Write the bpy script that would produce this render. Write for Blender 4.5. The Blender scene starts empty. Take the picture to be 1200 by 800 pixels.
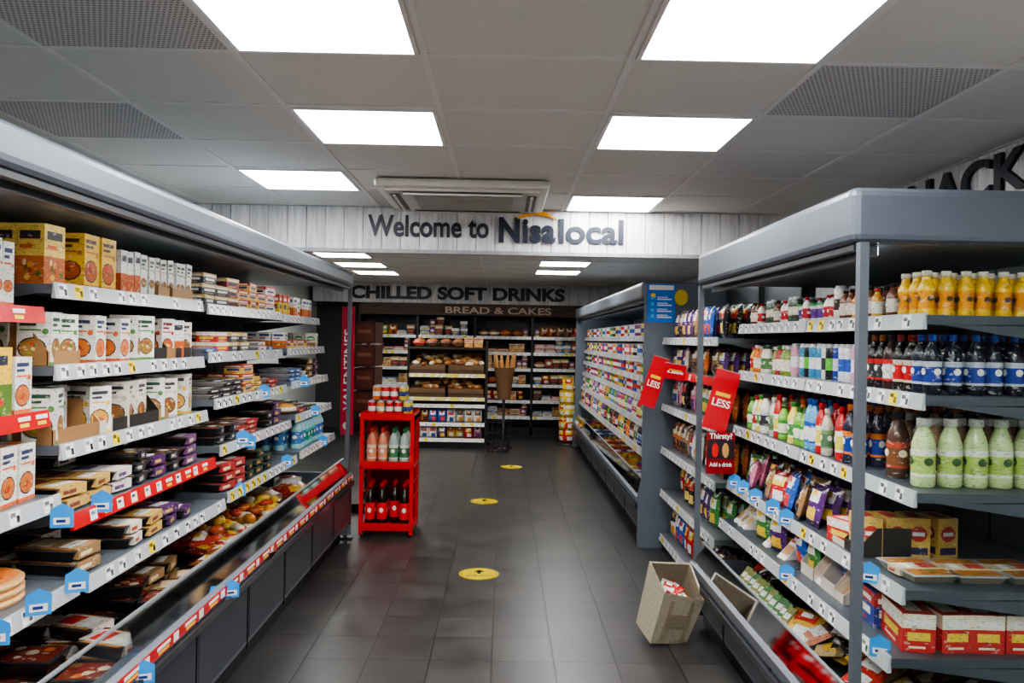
import bpy, math, random
from mathutils import Matrix, Vector
R = random.Random(11)
PI = math.pi
scene = bpy.context.scene
COL = scene.collection
try:
    scene.view_settings.view_transform = 'AgX'
    scene.view_settings.look = 'AgX - Medium High Contrast'
except Exception:
    pass

def lin(c):
    L = .3 * c[0] + .59 * c[1] + .11 * c[2]
    o = []
    for k in c[:3]:
        k = min(250, max(4, L + (k - L) * 1.12)) / 255.0
        o.append(k / 12.92 if k <= .04045 else ((k + .055) / 1.055) ** 2.4)
    return (o[0], o[1], o[2], 1.0)

# ------------------------------------------------------------ materials
def nodes_of(name):
    m = bpy.data.materials.new(name); m.use_nodes = True
    nt = m.node_tree
    return m, nt, nt.nodes.get('Principled BSDF')

def attr_mat(name, rough=.45, metal=0, noise=.12, spec=.5, scale=40, bump=0, prnt=0):
    m, nt, b = nodes_of(name)
    a = nt.nodes.new('ShaderNodeAttribute'); a.attribute_name = 'Col'
    n = nt.nodes.new('ShaderNodeTexNoise'); n.inputs['Scale'].default_value = scale
    n.inputs['Detail'].default_value = 3
    g = nt.nodes.new('ShaderNodeNewGeometry')
    nt.links.new(g.outputs['Position'], n.inputs['Vector'])
    mr = nt.nodes.new('ShaderNodeMapRange')
    mr.inputs['To Min'].default_value = 1 - noise; mr.inputs['To Max'].default_value = 1 + noise
    nt.links.new(n.outputs['Fac'], mr.inputs['Value'])
    mx = nt.nodes.new('ShaderNodeVectorMath'); mx.operation = 'SCALE'
    nt.links.new(a.outputs['Color'], mx.inputs[0]); nt.links.new(mr.outputs['Result'], mx.inputs['Scale'])
    out = mx.outputs[0]
    if prnt:   # fine printed lines / blocks on packaging
        for k, (sc, thr, c, fac) in enumerate([((70, 70, 230), .6, (.03, .03, .05, 1), prnt), ((45, 45, 90), .63, (.8, .76, .66, 1), prnt * .75)]):
            mp = nt.nodes.new('ShaderNodeMapping'); mp.inputs['Scale'].default_value = sc; mp.inputs['Location'].default_value = (k * 3.1, k * 1.7, 0)
            n2 = nt.nodes.new('ShaderNodeTexNoise'); n2.inputs['Scale'].default_value = 1; n2.inputs['Detail'].default_value = 2
            nt.links.new(g.outputs['Position'], mp.inputs[0]); nt.links.new(mp.outputs[0], n2.inputs['Vector'])
            m2 = nt.nodes.new('ShaderNodeMapRange'); m2.inputs['From Min'].default_value = thr; m2.inputs['From Max'].default_value = thr + .03
            m2.inputs['To Max'].default_value = fac
            nt.links.new(n2.outputs['Fac'], m2.inputs['Value'])
            mi = nt.nodes.new('ShaderNodeMix'); mi.data_type = 'RGBA'
            nt.links.new(m2.outputs[0], mi.inputs['Factor']); nt.links.new(out, mi.inputs['A']); mi.inputs['B'].default_value = c
            out = mi.outputs['Result']
    nt.links.new(out, b.inputs['Base Color'])
    b.inputs['Roughness'].default_value = rough; b.inputs['Metallic'].default_value = metal
    b.inputs['Specular IOR Level'].default_value = spec
    if bump:
        bp = nt.nodes.new('ShaderNodeBump'); bp.inputs['Strength'].default_value = bump
        bp.inputs['Distance'].default_value = .01
        nt.links.new(n.outputs['Fac'], bp.inputs['Height']); nt.links.new(bp.outputs[0], b.inputs['Normal'])
    return m
M_CARD = attr_mat('printed_card', .5, prnt=.5)
M_GLOSS = attr_mat('glossy_plastic', .2, noise=.08)
M_METAL = attr_mat('painted_steel', .38, .25, .06, scale=6)
M_FOOD = attr_mat('food', .55, noise=.35, scale=60, bump=.4)
M_PRG = attr_mat('printed_film', .22, noise=.15, prnt=.5)
def glass_mat():
    m, nt, b = nodes_of('clear_glass')
    nt.nodes.remove(b)
    out = nt.nodes.get('Material Output')
    t = nt.nodes.new('ShaderNodeBsdfTransparent'); t.inputs[0].default_value = (.95, .98, .97, 1)
    g = nt.nodes.new('ShaderNodeBsdfGlossy'); g.inputs['Roughness'].default_value = .05
    g.inputs[0].default_value = (.9, .95, 1, 1)
    f = nt.nodes.new('ShaderNodeFresnel'); f.inputs[0].default_value = 1.14
    mx = nt.nodes.new('ShaderNodeMixShader')
    nt.links.new(f.outputs[0], mx.inputs[0]); nt.links.new(t.outputs[0], mx.inputs[1]); nt.links.new(g.outputs[0], mx.inputs[2])
    nt.links.new(mx.outputs[0], out.inputs[0])
    return m
M_GLASS = glass_mat()
def emis(name, col, st):
    m, nt, b = nodes_of(name)
    b.inputs['Base Color'].default_value = (.9, .9, .9, 1)
    b.inputs['Emission Color'].default_value = (*col, 1); b.inputs['Emission Strength'].default_value = st
    return m
M_PANEL = emis('light_panel_diffuser', (1, .985, .965), 25.0)
M_LED = emis('led_tube', (.95, .98, 1), 9.0)
STD = [M_CARD, M_GLOSS, M_METAL, M_FOOD, M_GLASS, M_PRG]
CARD, GLOSS, METAL, FOOD, GLASS, PRG = range(6)

def floor_mat():
    m, nt, b = nodes_of('slate_floor_tiles')
    tc = nt.nodes.new('ShaderNodeTexCoord')
    mp = nt.nodes.new('ShaderNodeMapping'); mp.inputs['Location'].default_value = (.03, .08, 0)
    br = nt.nodes.new('ShaderNodeTexBrick'); br.offset = 0; br.squash = 1
    br.inputs['Scale'].default_value = 1; br.inputs['Brick Width'].default_value = .3; br.inputs['Row Height'].default_value = .3
    br.inputs['Mortar Size'].default_value = .004; br.inputs['Mortar Smooth'].default_value = .3
    br.inputs['Color1'].default_value = lin((54, 53, 53)); br.inputs['Color2'].default_value = lin((65, 64, 63))
    br.inputs['Mortar'].default_value = lin((27, 26, 26))
    n = nt.nodes.new('ShaderNodeTexNoise'); n.inputs['Scale'].default_value = 5; n.inputs['Detail'].default_value = 8
    n.inputs['Roughness'].default_value = .7
    nt.links.new(tc.outputs['Object'], mp.inputs[0]); nt.links.new(mp.outputs[0], br.inputs[0]); nt.links.new(mp.outputs[0], n.inputs['Vector'])
    mr = nt.nodes.new('ShaderNodeMapRange'); mr.inputs['From Min'].default_value = .3; mr.inputs['From Max'].default_value = .7
    mr.inputs['To Min'].default_value = .62; mr.inputs['To Max'].default_value = 1.35
    nt.links.new(n.outputs['Fac'], mr.inputs['Value'])
    sc = nt.nodes.new('ShaderNodeVectorMath'); sc.operation = 'SCALE'
    nt.links.new(br.outputs['Color'], sc.inputs[0]); nt.links.new(mr.outputs[0], sc.inputs['Scale'])
    nt.links.new(sc.outputs[0], b.inputs['Base Color'])
    mr2 = nt.nodes.new('ShaderNodeMapRange'); mr2.inputs['To Min'].default_value = .24; mr2.inputs['To Max'].default_value = .46
    nt.links.new(n.outputs['Fac'], mr2.inputs['Value']); nt.links.new(mr2.outputs[0], b.inputs['Roughness'])
    bp = nt.nodes.new('ShaderNodeBump'); bp.inputs['Strength'].default_value = .4; bp.inputs['Distance'].default_value = .004
    ad = nt.nodes.new('ShaderNodeMath'); ad.operation = 'SUBTRACT'
    nt.links.new(n.outputs['Fac'], ad.inputs[0]); nt.links.new(br.outputs['Fac'], ad.inputs[1])
    nt.links.new(ad.outputs[0], bp.inputs['Height']); nt.links.new(bp.outputs[0], b.inputs['Normal'])
    return m
def ceil_mat(perf=False):
    m, nt, b = nodes_of('perforated_ceiling_tile' if perf else 'mineral_ceiling_tile')
    tc = nt.nodes.new('ShaderNodeTexCoord')
    b.inputs['Roughness'].default_value = .8
    if perf:
        br = nt.nodes.new('ShaderNodeTexBrick'); br.offset = .5
        br.inputs['Scale'].default_value = 1; br.inputs['Brick Width'].default_value = .016; br.inputs['Row Height'].default_value = .016
        br.inputs['Mortar Size'].default_value = .004
        br.inputs['Color1'].default_value = lin((125, 125, 125)); br.inputs['Color2'].default_value = lin((138, 137, 136))
        br.inputs['Mortar'].default_value = lin((206, 204, 201))
        nt.links.new(tc.outputs['Object'], br.inputs[0]); nt.links.new(br.outputs['Color'], b.inputs['Base Color'])
    else:
        n = nt.nodes.new('ShaderNodeTexNoise'); n.inputs['Scale'].default_value = 60; n.inputs['Detail'].default_value = 6
        cr = nt.nodes.new('ShaderNodeMapRange'); cr.inputs['To Min'].default_value = .92; cr.inputs['To Max'].default_value = 1.05
        rgb = nt.nodes.new('ShaderNodeRGB'); rgb.outputs[0].default_value = lin((222, 221, 216))
        sc = nt.nodes.new('ShaderNodeVectorMath'); sc.operation = 'SCALE'
        nt.links.new(tc.outputs['Object'], n.inputs['Vector']); nt.links.new(n.outputs['Fac'], cr.inputs['Value'])
        nt.links.new(rgb.outputs[0], sc.inputs[0]); nt.links.new(cr.outputs[0], sc.inputs['Scale'])
        nt.links.new(sc.outputs[0], b.inputs['Base Color'])
    return m
def wood_mat(name, c1, c2, vertical=True):
    m, nt, b = nodes_of(name)
    a = nt.nodes.new('ShaderNodeAttribute'); a.attribute_name = 'Col'
    tc = nt.nodes.new('ShaderNodeTexCoord'); mp = nt.nodes.new('ShaderNodeMapping')
    mp.inputs['Scale'].default_value = (22, 22, 2) if vertical else (2, 2, 22)
    n = nt.nodes.new('ShaderNodeTexNoise'); n.inputs['Scale'].default_value = 2.2; n.inputs['Detail'].default_value = 6; n.inputs['Distortion'].default_value = .6
    cr = nt.nodes.new('ShaderNodeValToRGB')
    cr.color_ramp.elements[0].position = .35; cr.color_ramp.elements[0].color = lin(c1)
    cr.color_ramp.elements[1].position = .6; cr.color_ramp.elements[1].color = lin(c2)
    mx = nt.nodes.new('ShaderNodeVectorMath'); mx.operation = 'MULTIPLY'
    nt.links.new(tc.outputs['Object'], mp.inputs[0]); nt.links.new(mp.outputs[0], n.inputs['Vector'])
    nt.links.new(n.outputs['Fac'], cr.inputs[0]); nt.links.new(cr.outputs[0], mx.inputs[0]); nt.links.new(a.outputs['Color'], mx.inputs[1])
    nt.links.new(mx.outputs[0], b.inputs['Base Color']); b.inputs['Roughness'].default_value = .6
    return m
M_FLOOR = floor_mat(); M_CEIL = ceil_mat(); M_PERF = ceil_mat(True)
M_PLANK = wood_mat('whitewashed_planks', (218, 219, 223), (250, 250, 250))
M_DARKWOOD = wood_mat('dark_wood', (60, 45, 38), (92, 72, 60), False)

def plain(name, c, rough=.5, metal=0, noise=.06):
    m, nt, b = nodes_of(name)
    n = nt.nodes.new('ShaderNodeTexNoise'); n.inputs['Scale'].default_value = 8
    mr = nt.nodes.new('ShaderNodeMapRange'); mr.inputs['To Min'].default_value = 1 - noise; mr.inputs['To Max'].default_value = 1 + noise
    rgb = nt.nodes.new('ShaderNodeRGB'); rgb.outputs[0].default_value = lin(c)
    sc = nt.nodes.new('ShaderNodeVectorMath'); sc.operation = 'SCALE'
    nt.links.new(n.outputs['Fac'], mr.inputs['Value']); nt.links.new(rgb.outputs[0], sc.inputs[0]); nt.links.new(mr.outputs[0], sc.inputs['Scale'])
    nt.links.new(sc.outputs[0], b.inputs['Base Color'])
    b.inputs['Roughness'].default_value = rough; b.inputs['Metallic'].default_value = metal
    return m
M_TBAR = plain('white_ceiling_grid', (228, 227, 224), .6)
TM = {}
def tmat(c):
    if c not in TM: TM[c] = plain('lettering_%02d' % len(TM), c, .45)
    return TM[c]

# ------------------------------------------------------------ mesh builder
class MB:
    def __init__(s, T=None):
        s.v = []; s.f = []; s.c = []; s.m = []; s.s = []; s.T = T or Matrix.Identity(4)
    def add(s, vs, fs, col, mat=CARD, smooth=False):
        b = len(s.v); T = s.T
        s.v.extend([(T @ Vector(p))[:] for p in vs])
        multi = isinstance(col, list)
        lc = None if multi else lin(col)
        for i, f in enumerate(fs):
            s.f.append([b + k for k in f]); s.c.append(lin(col[i]) if multi else lc); s.m.append(mat); s.s.append(smooth)
    def box(s, x0, x1, y0, y1, z0, z1, col, mat=CARD):
        vs = [(x0, y0, z0), (x1, y0, z0), (x1, y1, z0), (x0, y1, z0), (x0, y0, z1), (x1, y0, z1), (x1, y1, z1), (x0, y1, z1)]
        s.add(vs, [(0, 3, 2, 1), (4, 5, 6, 7), (0, 1, 5, 4), (1, 2, 6, 5), (2, 3, 7, 6), (3, 0, 4, 7)], col, mat)
    def prism(s, prof, x0, x1, col, mat=CARD):  # prof in (y,z) extruded along x
        n = len(prof)
        vs = [(x0, p[0], p[1]) for p in prof] + [(x1, p[0], p[1]) for p in prof]
        fs = [(i, (i + 1) % n, n + (i + 1) % n, n + i) for i in range(n)] + [tuple(range(n))[::-1], tuple(range(n, 2 * n))]
        s.add(vs, fs, col, mat)
    def quad(s, a, b, c, d, col, mat=CARD):
        s.add([a, b, c, d], [(0, 1, 2, 3)], col, mat)
    def patch(s, x0, x1, z0, z1, y, col, mat=CARD):
        s.add([(x0, y, z0), (x1, y, z0), (x1, y, z1), (x0, y, z1)], [(0, 1, 2, 3)], col, mat)
    def disc(s, cx, cz, rx, rz, y, col, n=10, mat=CARD):
        s.add([(cx + rx * math.cos(2 * PI * i / n), y, cz + rz * math.sin(2 * PI * i / n)) for i in range(n)], [tuple(range(n))], col, mat)
    def fdisc(s, cx, cy, r, z, col, n=12, mat=CARD):
        s.add([(cx + r * math.cos(2 * PI * i / n), cy + r * math.sin(2 * PI * i / n), z) for i in range(n)], [tuple(range(n))], col, mat)
    def rev(s, prof, cols, n=10, mat=GLOSS, sq=1):
        vs = []; fs = []; cc = []
        for (r, z) in prof:
            for i in range(n):
                a = 2 * PI * (i + .5) / n
                vs.append((r * math.cos(a), r * math.sin(a) * sq, z))
        for j in range(len(prof) - 1):
            for i in range(n):
                k = (i + 1) % n
                fs.append((j * n + i, j * n + k, (j + 1) * n + k, (j + 1) * n + i)); cc.append(cols[min(j, len(cols) - 1)])
        s.add(vs, fs, cc, mat, True)
        s.add([vs[(len(prof) - 1) * n + i] for i in range(n)], [tuple(range(n))], cols[-1], mat)
        s.add([vs[i] for i in range(n)], [tuple(range(n))[::-1]], cols[0], mat)
    def cyl(s, p, q, r, col, n=8, mat=METAL):
        p = Vector(p); q = Vector(q); d = q - p
        rot = d.to_track_quat('Z', 'Y').to_matrix().to_4x4()
        T0 = s.T; s.T = T0 @ Matrix.Translation(p) @ rot
        s.rev([(r, 0), (r, d.length)], [col], n, mat); s.T = T0
    def build(s, name, mats=None, parent=None, bevel=0):
        me = bpy.data.meshes.new(name); me.from_pydata(s.v, [], s.f)
        for m in (mats or STD): me.materials.append(m)
        me.polygons.foreach_set('material_index', s.m); me.polygons.foreach_set('use_smooth', s.s)
        at = me.attributes.new('Col', 'FLOAT_COLOR', 'CORNER')
        data = []
        for f, c in zip(s.f, s.c):
            data.extend(c * len(f))
        at.data.foreach_set('color', data)
        me.update()
        o = bpy.data.objects.new(name, me); COL.objects.link(o)
        if parent: o.parent = parent
        if bevel:
            md = o.modifiers.new('bevel', 'BEVEL'); md.width = bevel; md.segments = 3; md.limit_method = 'ANGLE'
        return o
def empty(name):
    e = bpy.data.objects.new(name, None); COL.objects.link(e); e.empty_display_size = .1
    return e
def text(body, name, size, loc, rot, col, parent=None, extrude=.004, offset=0., width=None, align='LEFT', spacing=1.):
    cu = bpy.data.curves.new(name, 'FONT'); cu.body = body; cu.size = size; cu.extrude = extrude; cu.offset = offset
    cu.align_x = align; cu.space_character = spacing
    cu.materials.append(tmat(col))
    o = bpy.data.objects.new(name, cu); COL.objects.link(o)
    o.location = loc; o.rotation_euler = rot
    if width:
        bpy.context.view_layer.update()
        if o.dimensions.x > 0: o.scale.x = width / o.dimensions.x
    if parent: o.parent = parent
    return o
T_ = Matrix.Translation
def RZ(a): return Matrix.Rotation(a, 4, 'Z')
def RX(a): return Matrix.Rotation(a, 4, 'X')
def RY(a): return Matrix.Rotation(a, 4, 'Y')

# ------------------------------------------------------------ products (front faces local -Y, base z=0, centre x=y=0)
FOODC = [(196, 104, 44), (150, 70, 34), (214, 156, 70), (120, 84, 46), (186, 60, 40), (140, 136, 56), (230, 190, 110), (90, 116, 46), (226, 208, 160)]
WHITE = (236, 236, 232); BLACK = (24, 24, 26); KRAFT = (172, 134, 96); W2 = (230, 228, 222)
def blobs(mb, cx, cz, rx, rz, y, seed, n=6):
    q = random.Random(seed)
    for i in range(n):
        a = q.uniform(0, 6.28); t = q.uniform(0, .75)
        mb.disc(cx + rx * t * math.cos(a), cz + rz * t * math.sin(a), rx * q.uniform(.15, .32), rz * q.uniform(.15, .32), y - i * .0001, q.choice(FOODC), 6)
def cover(mb, w, d, h, s):
    y = -d / 2 - .0006
    a, b, fc = s['acc'], s.get('acc2', (40, 44, 60)), s.get('food', (196, 104, 40))
    st = s.get('st', 0); sd = hash((a, fc)) & 0xffff
    if st == 0:   # ready meal with bowl picture
        mb.patch(-w / 2, w / 2, 0, h * .07, y, a)
        rr = min(w * .45, h * .25)
        cx = -w * .06
        mb.disc(cx, h * .32, rr, rr * .85, y - .0002, (60, 50, 46), 12)
        mb.disc(cx, h * .32, rr * .9, rr * .74, y - .0004, fc, 12)
        blobs(mb, cx, h * .32, rr * .82, rr * .66, y - .0006, sd)
        mb.patch(-w * .42, w * .3, h * .83, h * .9, y - .0004, b)
        mb.patch(-w * .42, w * .05, h * .74, h * .79, y - .0004, b)
        mb.patch(-w * .42, w * .2, h * .65, h * .68, y - .0004, a)
        mb.disc(w * .32, h * .64, w * .1, w * .1, y - .0008, a, 8)
    elif st == 1:  # banded
        mb.patch(-w / 2, w / 2, h * .62, h, y, a)
        mb.patch(-w * .38, w * .38, h * .7, h * .84, y - .0004, WHITE)
        mb.patch(-w * .34, w * .34, h * .3, h * .52, y - .0004, b)
        mb.patch(-w * .3, w * .2, h * .1, h * .16, y - .0004, a)
    elif st == 2:  # logo
        mb.disc(0, h * .6, w * .38, h * .2, y - .0004, a)
        mb.patch(-w * .26, w * .26, h * .55, h * .65, y - .0008, WHITE)
        mb.patch(-w * .4, w * .4, h * .08, h * .26, y - .0004, b)
    elif st == 3:  # photo bleed
        mb.patch(-w / 2, w / 2, 0, h * .46, y, fc)
        blobs(mb, 0, h * .23, w * .45, h * .22, y - .0002, sd, 9)
        mb.patch(-w * .38, w * .36, h * .74, h * .88, y - .0002, b)
        mb.patch(-w * .38, w * .1, h * .58, h * .65, y - .0002, a)
def p_carton(mb, s):
    w, d, h = s['w'], s['d'], s['h']
    mb.box(-w / 2, w / 2, -d / 2, d / 2, 0, h, s['base'])
    T0 = mb.T
    cover(mb, w, d, h, s)
    mb.T = T0 @ RZ(-PI / 2); cover(mb, d, w, h, s)
    mb.T = T0 @ RZ(PI / 2); cover(mb, d, w, h, s)
    mb.T = T0
    mb.quad((-w * .35, -d * .3, h + .0006), (w * .35, -d * .3, h + .0006), (w * .35, d * .2, h + .0006), (-w * .35, d * .2, h + .0006), s['acc'])
def p_tray(mb, s):
    w, d, h = s['w'], s['d'], s['h']
    k = .84; tc = s.get('tray', (30, 28, 30))
    vs = [(-w / 2 * k, -d / 2 * k, 0), (w / 2 * k, -d / 2 * k, 0), (w / 2 * k, d / 2 * k, 0), (-w / 2 * k, d / 2 * k, 0),
          (-w / 2, -d / 2, h), (w / 2, -d / 2, h), (w / 2, d / 2, h), (-w / 2, d / 2, h)]
    mb.add(vs, [(0, 3, 2, 1), (0, 1, 5, 4), (1, 2, 6, 5), (2, 3, 7, 6), (3, 0, 4, 7)], tc, GLOSS)
    mb.box(-w / 2 - .004, w / 2 + .004, -d / 2 - .004, d / 2 + .004, h, h + .003, (170, 170, 170) if tc[0] > 100 else (70, 66, 68), GLOSS)
    z = h + .0036
    mb.quad((-w * .46, -d * .46, z), (w * .46, -d * .46, z), (w * .46, d * .46, z), (-w * .46, d * .46, z), s.get('food', (150, 80, 40)), PRG)
    T0 = mb.T
    for i in range(6):
        mb.T = T0 @ T_((R.uniform(-.33, .33) * w, R.uniform(-.36, .36) * d, 0))
        mb.fdisc(0, 0, min(w, d) * R.uniform(.08, .16), z + .0004 + i * .0002, R.choice([s.get('food2', (226, 176, 96)), R.choice(FOODC)]), 7)
    mb.T = T0
    if s.get('sleeve', True):
        a = s['acc']; sw = s.get('sw', .24); x0, x1 = -w * sw, w * sw
        mb.box(x0, x1, -d / 2 - .006, d / 2 + .006, h * .25, h + .006, a)
        z = h + .0066
        mb.quad((x0 * .8, -d * .36, z), (x1 * .8, -d * .36, z), (x1 * .8, -d * .16, z), (x0 * .8, -d * .16, z), WHITE)
        mb.quad((x0 * .8, .0 * d, z), (x1 * .8, .0 * d, z), (x1 * .8, .38 * d, z), (x0 * .8, .38 * d, z), s.get('acc2', (220, 180, 60)))
        mb.patch(x0 * .8, x1 * .2, h * .45, h * .8, -d / 2 - .0066, s.get('acc2', WHITE))
SHAPES = [
    (.85, 1, 1, 1, 1, 1, 1, .97, .72), (.8, .96, 1, .94, .94, .94, 1, 1, .8), (.9, 1, .9, .9, .9, .9, 1, .96, .62), (.85, .92, .96, 1, 1, .98, .9, .8, .6)]
def p_bottle(mb, s):
    r, h = s['w'] / 2 * .95, s['h']; c, l, k = s['base'], s['acc'], s.get('cap', WHITE); nk = s.get('nk', .36)
    l2 = s.get('acc2', l)
    q = SHAPES[0 if s.get('pl') else (c[0] + l[1]) % 4]
    zz = (0, .03, .16, .2, .27, .46, .55, .64, .77)
    prof = [(r * q[i], h * zz[i]) for i in range(9)] + [(r * nk, h * .86), (r * nk, h * .89), (r * nk * 1.25, h * .89), (r * nk * 1.2, h)]
    mb.rev(prof, [c, c, l2, l, l, l2, c, c, c, c, k, k], 12, PRG if not s.get('pl') else GLOSS)
    T0 = mb.T
    for a in (0, PI / 2, -PI / 2):
        mb.T = T0 @ RZ(a); mb.disc(0, h * .38, r * .42, h * .06, -r * max(q[4], q[5]) - .0006, s.get('logo', WHITE), 8)
    mb.T = T0
def p_can(mb, s):
    r, h = s['w'] / 2 * .95, s['h']; c, a = s['base'], s['acc']
    mb.rev([(r * .8, 0), (r, h * .05), (r, h * .3), (r, h * .62), (r, h * .9), (r * .82, h * .97), (r * .8, h)], [(170, 172, 176), c, a, c, (180, 182, 186), (190, 192, 196)], 12, PRG)
def p_pot(mb, s):
    r, h = s['w'] / 2 * .95, s['h']; c, a = s['base'], s['acc']
    mb.rev([(r * .75, 0), (r * .8, h * .2), (r * .9, h * .7), (r * .93, h * .86), (r, h * .88), (r, h)], [c, a, c, c, s.get('cap', WHITE)], 12, PRG)
def p_pouch(mb, s):
    w, h, t = s['w'], s['h'], s['d']
    n, k = 6, 7; c, a, a2 = s['base'], s['acc'], s.get('acc2', WHITE)
    for sg in (-1, 1):
        vs = []; fs = []; cc = []
        for j in range(k + 1):
            for i in range(n + 1):
                u, v = 2 * i / n - 1, 2 * j / k - 1
                q = (1 - abs(u) ** 3) * (1 - abs(v) ** 4)
                vs.append((u * w / 2 * (1 - .05 * (1 - v * v)), sg * t / 2 * q * (1 + R.uniform(-.2, .2)), h * (v + 1) / 2))
        for j in range(k):
            for i in range(n):
                f = (j * (n + 1) + i, j * (n + 1) + i + 1, (j + 1) * (n + 1) + i + 1, (j + 1) * (n + 1) + i)
                fs.append(f if sg < 0 else f[::-1])
                col = c
                if j in (4, 5) and 0 < i < n - 1: col = a
                if j == 5 and i in (2, 3): col = a2
                if j in (1, 2) and i in (2, 3, 4): col = a2
                if j in (0, k - 1): col = tuple(int(x * .7) for x in c)
                cc.append(col)
        mb.add(vs, fs, cc, PRG, True)
def p_wedge(mb, s):
    w, d, h = s['w'], s['d'], s['h']
    mb.prism([(-d / 2, 0), (d / 2, 0), (d / 2, h)], -w / 2, w / 2, s['base'])
    def P(x, t, o=.001): return (x, -d / 2 + d * t - o, h * t + o)
    mb.quad(P(-w * .42, .15), P(w * .42, .15), P(w * .42, .45), P(-w * .42, .45), s['food'])
    mb.quad(P(-w * .42, .55), P(w * .42, .55), P(w * .42, .9), P(-w * .42, .9), s['acc'])
    mb.quad(P(-w * .3, .62, .002), P(w * .3, .62, .002), P(w * .3, .78, .002), P(-w * .3, .78, .002), WHITE)
def ell(mb, rx, ry, rz, col, n=10, k=6, mat=FOOD, top=None):
    vs = []; fs = []; cc = []
    for j in range(k + 1):
        ph = PI * j / k
        for i in range(n):
            a = 2 * PI * i / n
            vs.append((rx * math.sin(ph) * math.cos(a), ry * math.sin(ph) * math.sin(a), rz + -rz * math.cos(ph)))
    for j in range(k):
        for i in range(n):
            q = (i + 1) % n
            fs.append((j * n + i, j * n + q, (j + 1) * n + q, (j + 1) * n + i)); cc.append(top if (top and j >= k // 2) else col)
    mb.add(vs, fs, cc, mat, True)
def p_loaf(mb, s):
    w, d, h = s['w'], s['d'], s['h']
    ell(mb, w / 2, d / 2, h / 2, s['base'], top=s['acc'])
    mb.rev([(w * .3, h * .18), (w * .52, h * .3), (w * .52, h * .6), (w * .3, h * .7)], [s.get('acc2', WHITE)], 10, PRG, sq=d / w * .98)
def p_pizza(mb, s):
    r, h = s['w'] / 2, s['h']
    mb.rev([(r * .96, 0), (r, h * .4), (r, h * .8), (r * .9, h)], [(200, 160, 110), (214, 180, 130), (190, 140, 90)], 18, FOOD)
    mb.fdisc(0, 0, r * .84, h + .001, (206, 120, 60), 16, FOOD)
    for i in range(9):
        a = R.uniform(0, 6.28); q = R.uniform(0, .7) * r
        mb.fdisc(q * math.cos(a), q * math.sin(a), r * .13, h + .0015 + i * .0002, R.choice([(150, 40, 26), (235, 215, 160), (90, 110, 50), (180, 60, 30)]), 8, FOOD)
KIND = dict(carton=p_carton, tray=p_tray, bottle=p_bottle, can=p_can, pot=p_pot, pouch=p_pouch, wedge=p_wedge, loaf=p_loaf, pizza=p_pizza)
def sk(kind, w, d, h, base, acc, **k):
    r = dict(kind=kind, w=w, d=d, h=h, base=base, acc=acc); r.update(k); return r
def place(mb, base, s, u, d, z, rot=0, tilt=0, rise=0):
    mb.T = base @ T_((u, d, z)) @ RZ(rot) @ RX(tilt) @ RY(rise)
    KIND[s['kind']](mb, s)
def kraft_case(mb, base, u0, u1, d0, d1, z, h, c=KRAFT):
    mb.T = base
    mb.box(u0, u1, d0 - .004, d0 - .001, z + .001, z + h * .28, c, METAL)
    for u in (u0, u1 - .002):
        mb.prism([(d0 - .004, z + .001), (d0 - .004, z + h * .28), (d0 + .06, z + h * .75), (d1, z + h * .75), (d1, z + .001)], u, u + .002, c, METAL)
def fill(name, base, u0, u1, d0, d1, z, skus, stack=1, jit=.05, gap=.006, facings=(1, 3), tilt=0, hvar=0, maxrows=9, miss=.03, case=None):
    mb = MB(); u = u0; last = None
    while u < u1 - .02:
        s = dict(R.choice(skus))
        if s == last and len(skus) > 1: s = dict(R.choice(skus))
        last = dict(s); us = u; n_ = 0
        for _ in range(R.randint(*facings)):
            w, d, h = s['w'], s['d'], s['h']
            if s['kind'] in ('bottle', 'can', 'pot', 'pizza'): d = w
            if u + w > u1: break
            rows = max(1, min(maxrows, int((d1 - d0) / (d + gap))))
            back = R.random() < .15
            for r in range(rows):
                if (r == 0 and R.random() < miss) or (back and r == 0): continue
                ns = R.randint(max(1, stack - 1), stack) if stack > 1 else 1
                for k in range(ns):
                    s2 = dict(s)
                    if hvar: s2['h'] = h * R.uniform(1 - hvar, 1 + hvar)
                    place(mb, base, s2, u + w / 2 + R.uniform(-.003, .003), d0 + (r + .5) * (d + gap) + R.uniform(-.004, .004), z + .001 + k * (h + .008 if s['kind'] == 'tray' else h + .001), R.uniform(-jit, jit), tilt)
            u += w + gap; n_ += 1
        if case and n_ and R.random() < case: kraft_case(mb, base, us - .002, u - gap + .004, d0, d0 + .18, z, last['h'], R.choice([KRAFT, KRAFT, (226, 220, 206), (60, 56, 54)]))
        if u + min(x['w'] for x in skus) > u1: break
    return mb.build(name)

def base_m(side, X, ya, yb=None):
    if side < 0: return T_((-X, ya, 0)) @ RZ(PI / 2)
    if side > 0: return T_((X, yb, 0)) @ RZ(-PI / 2)
    return T_((X, ya, 0))

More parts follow.
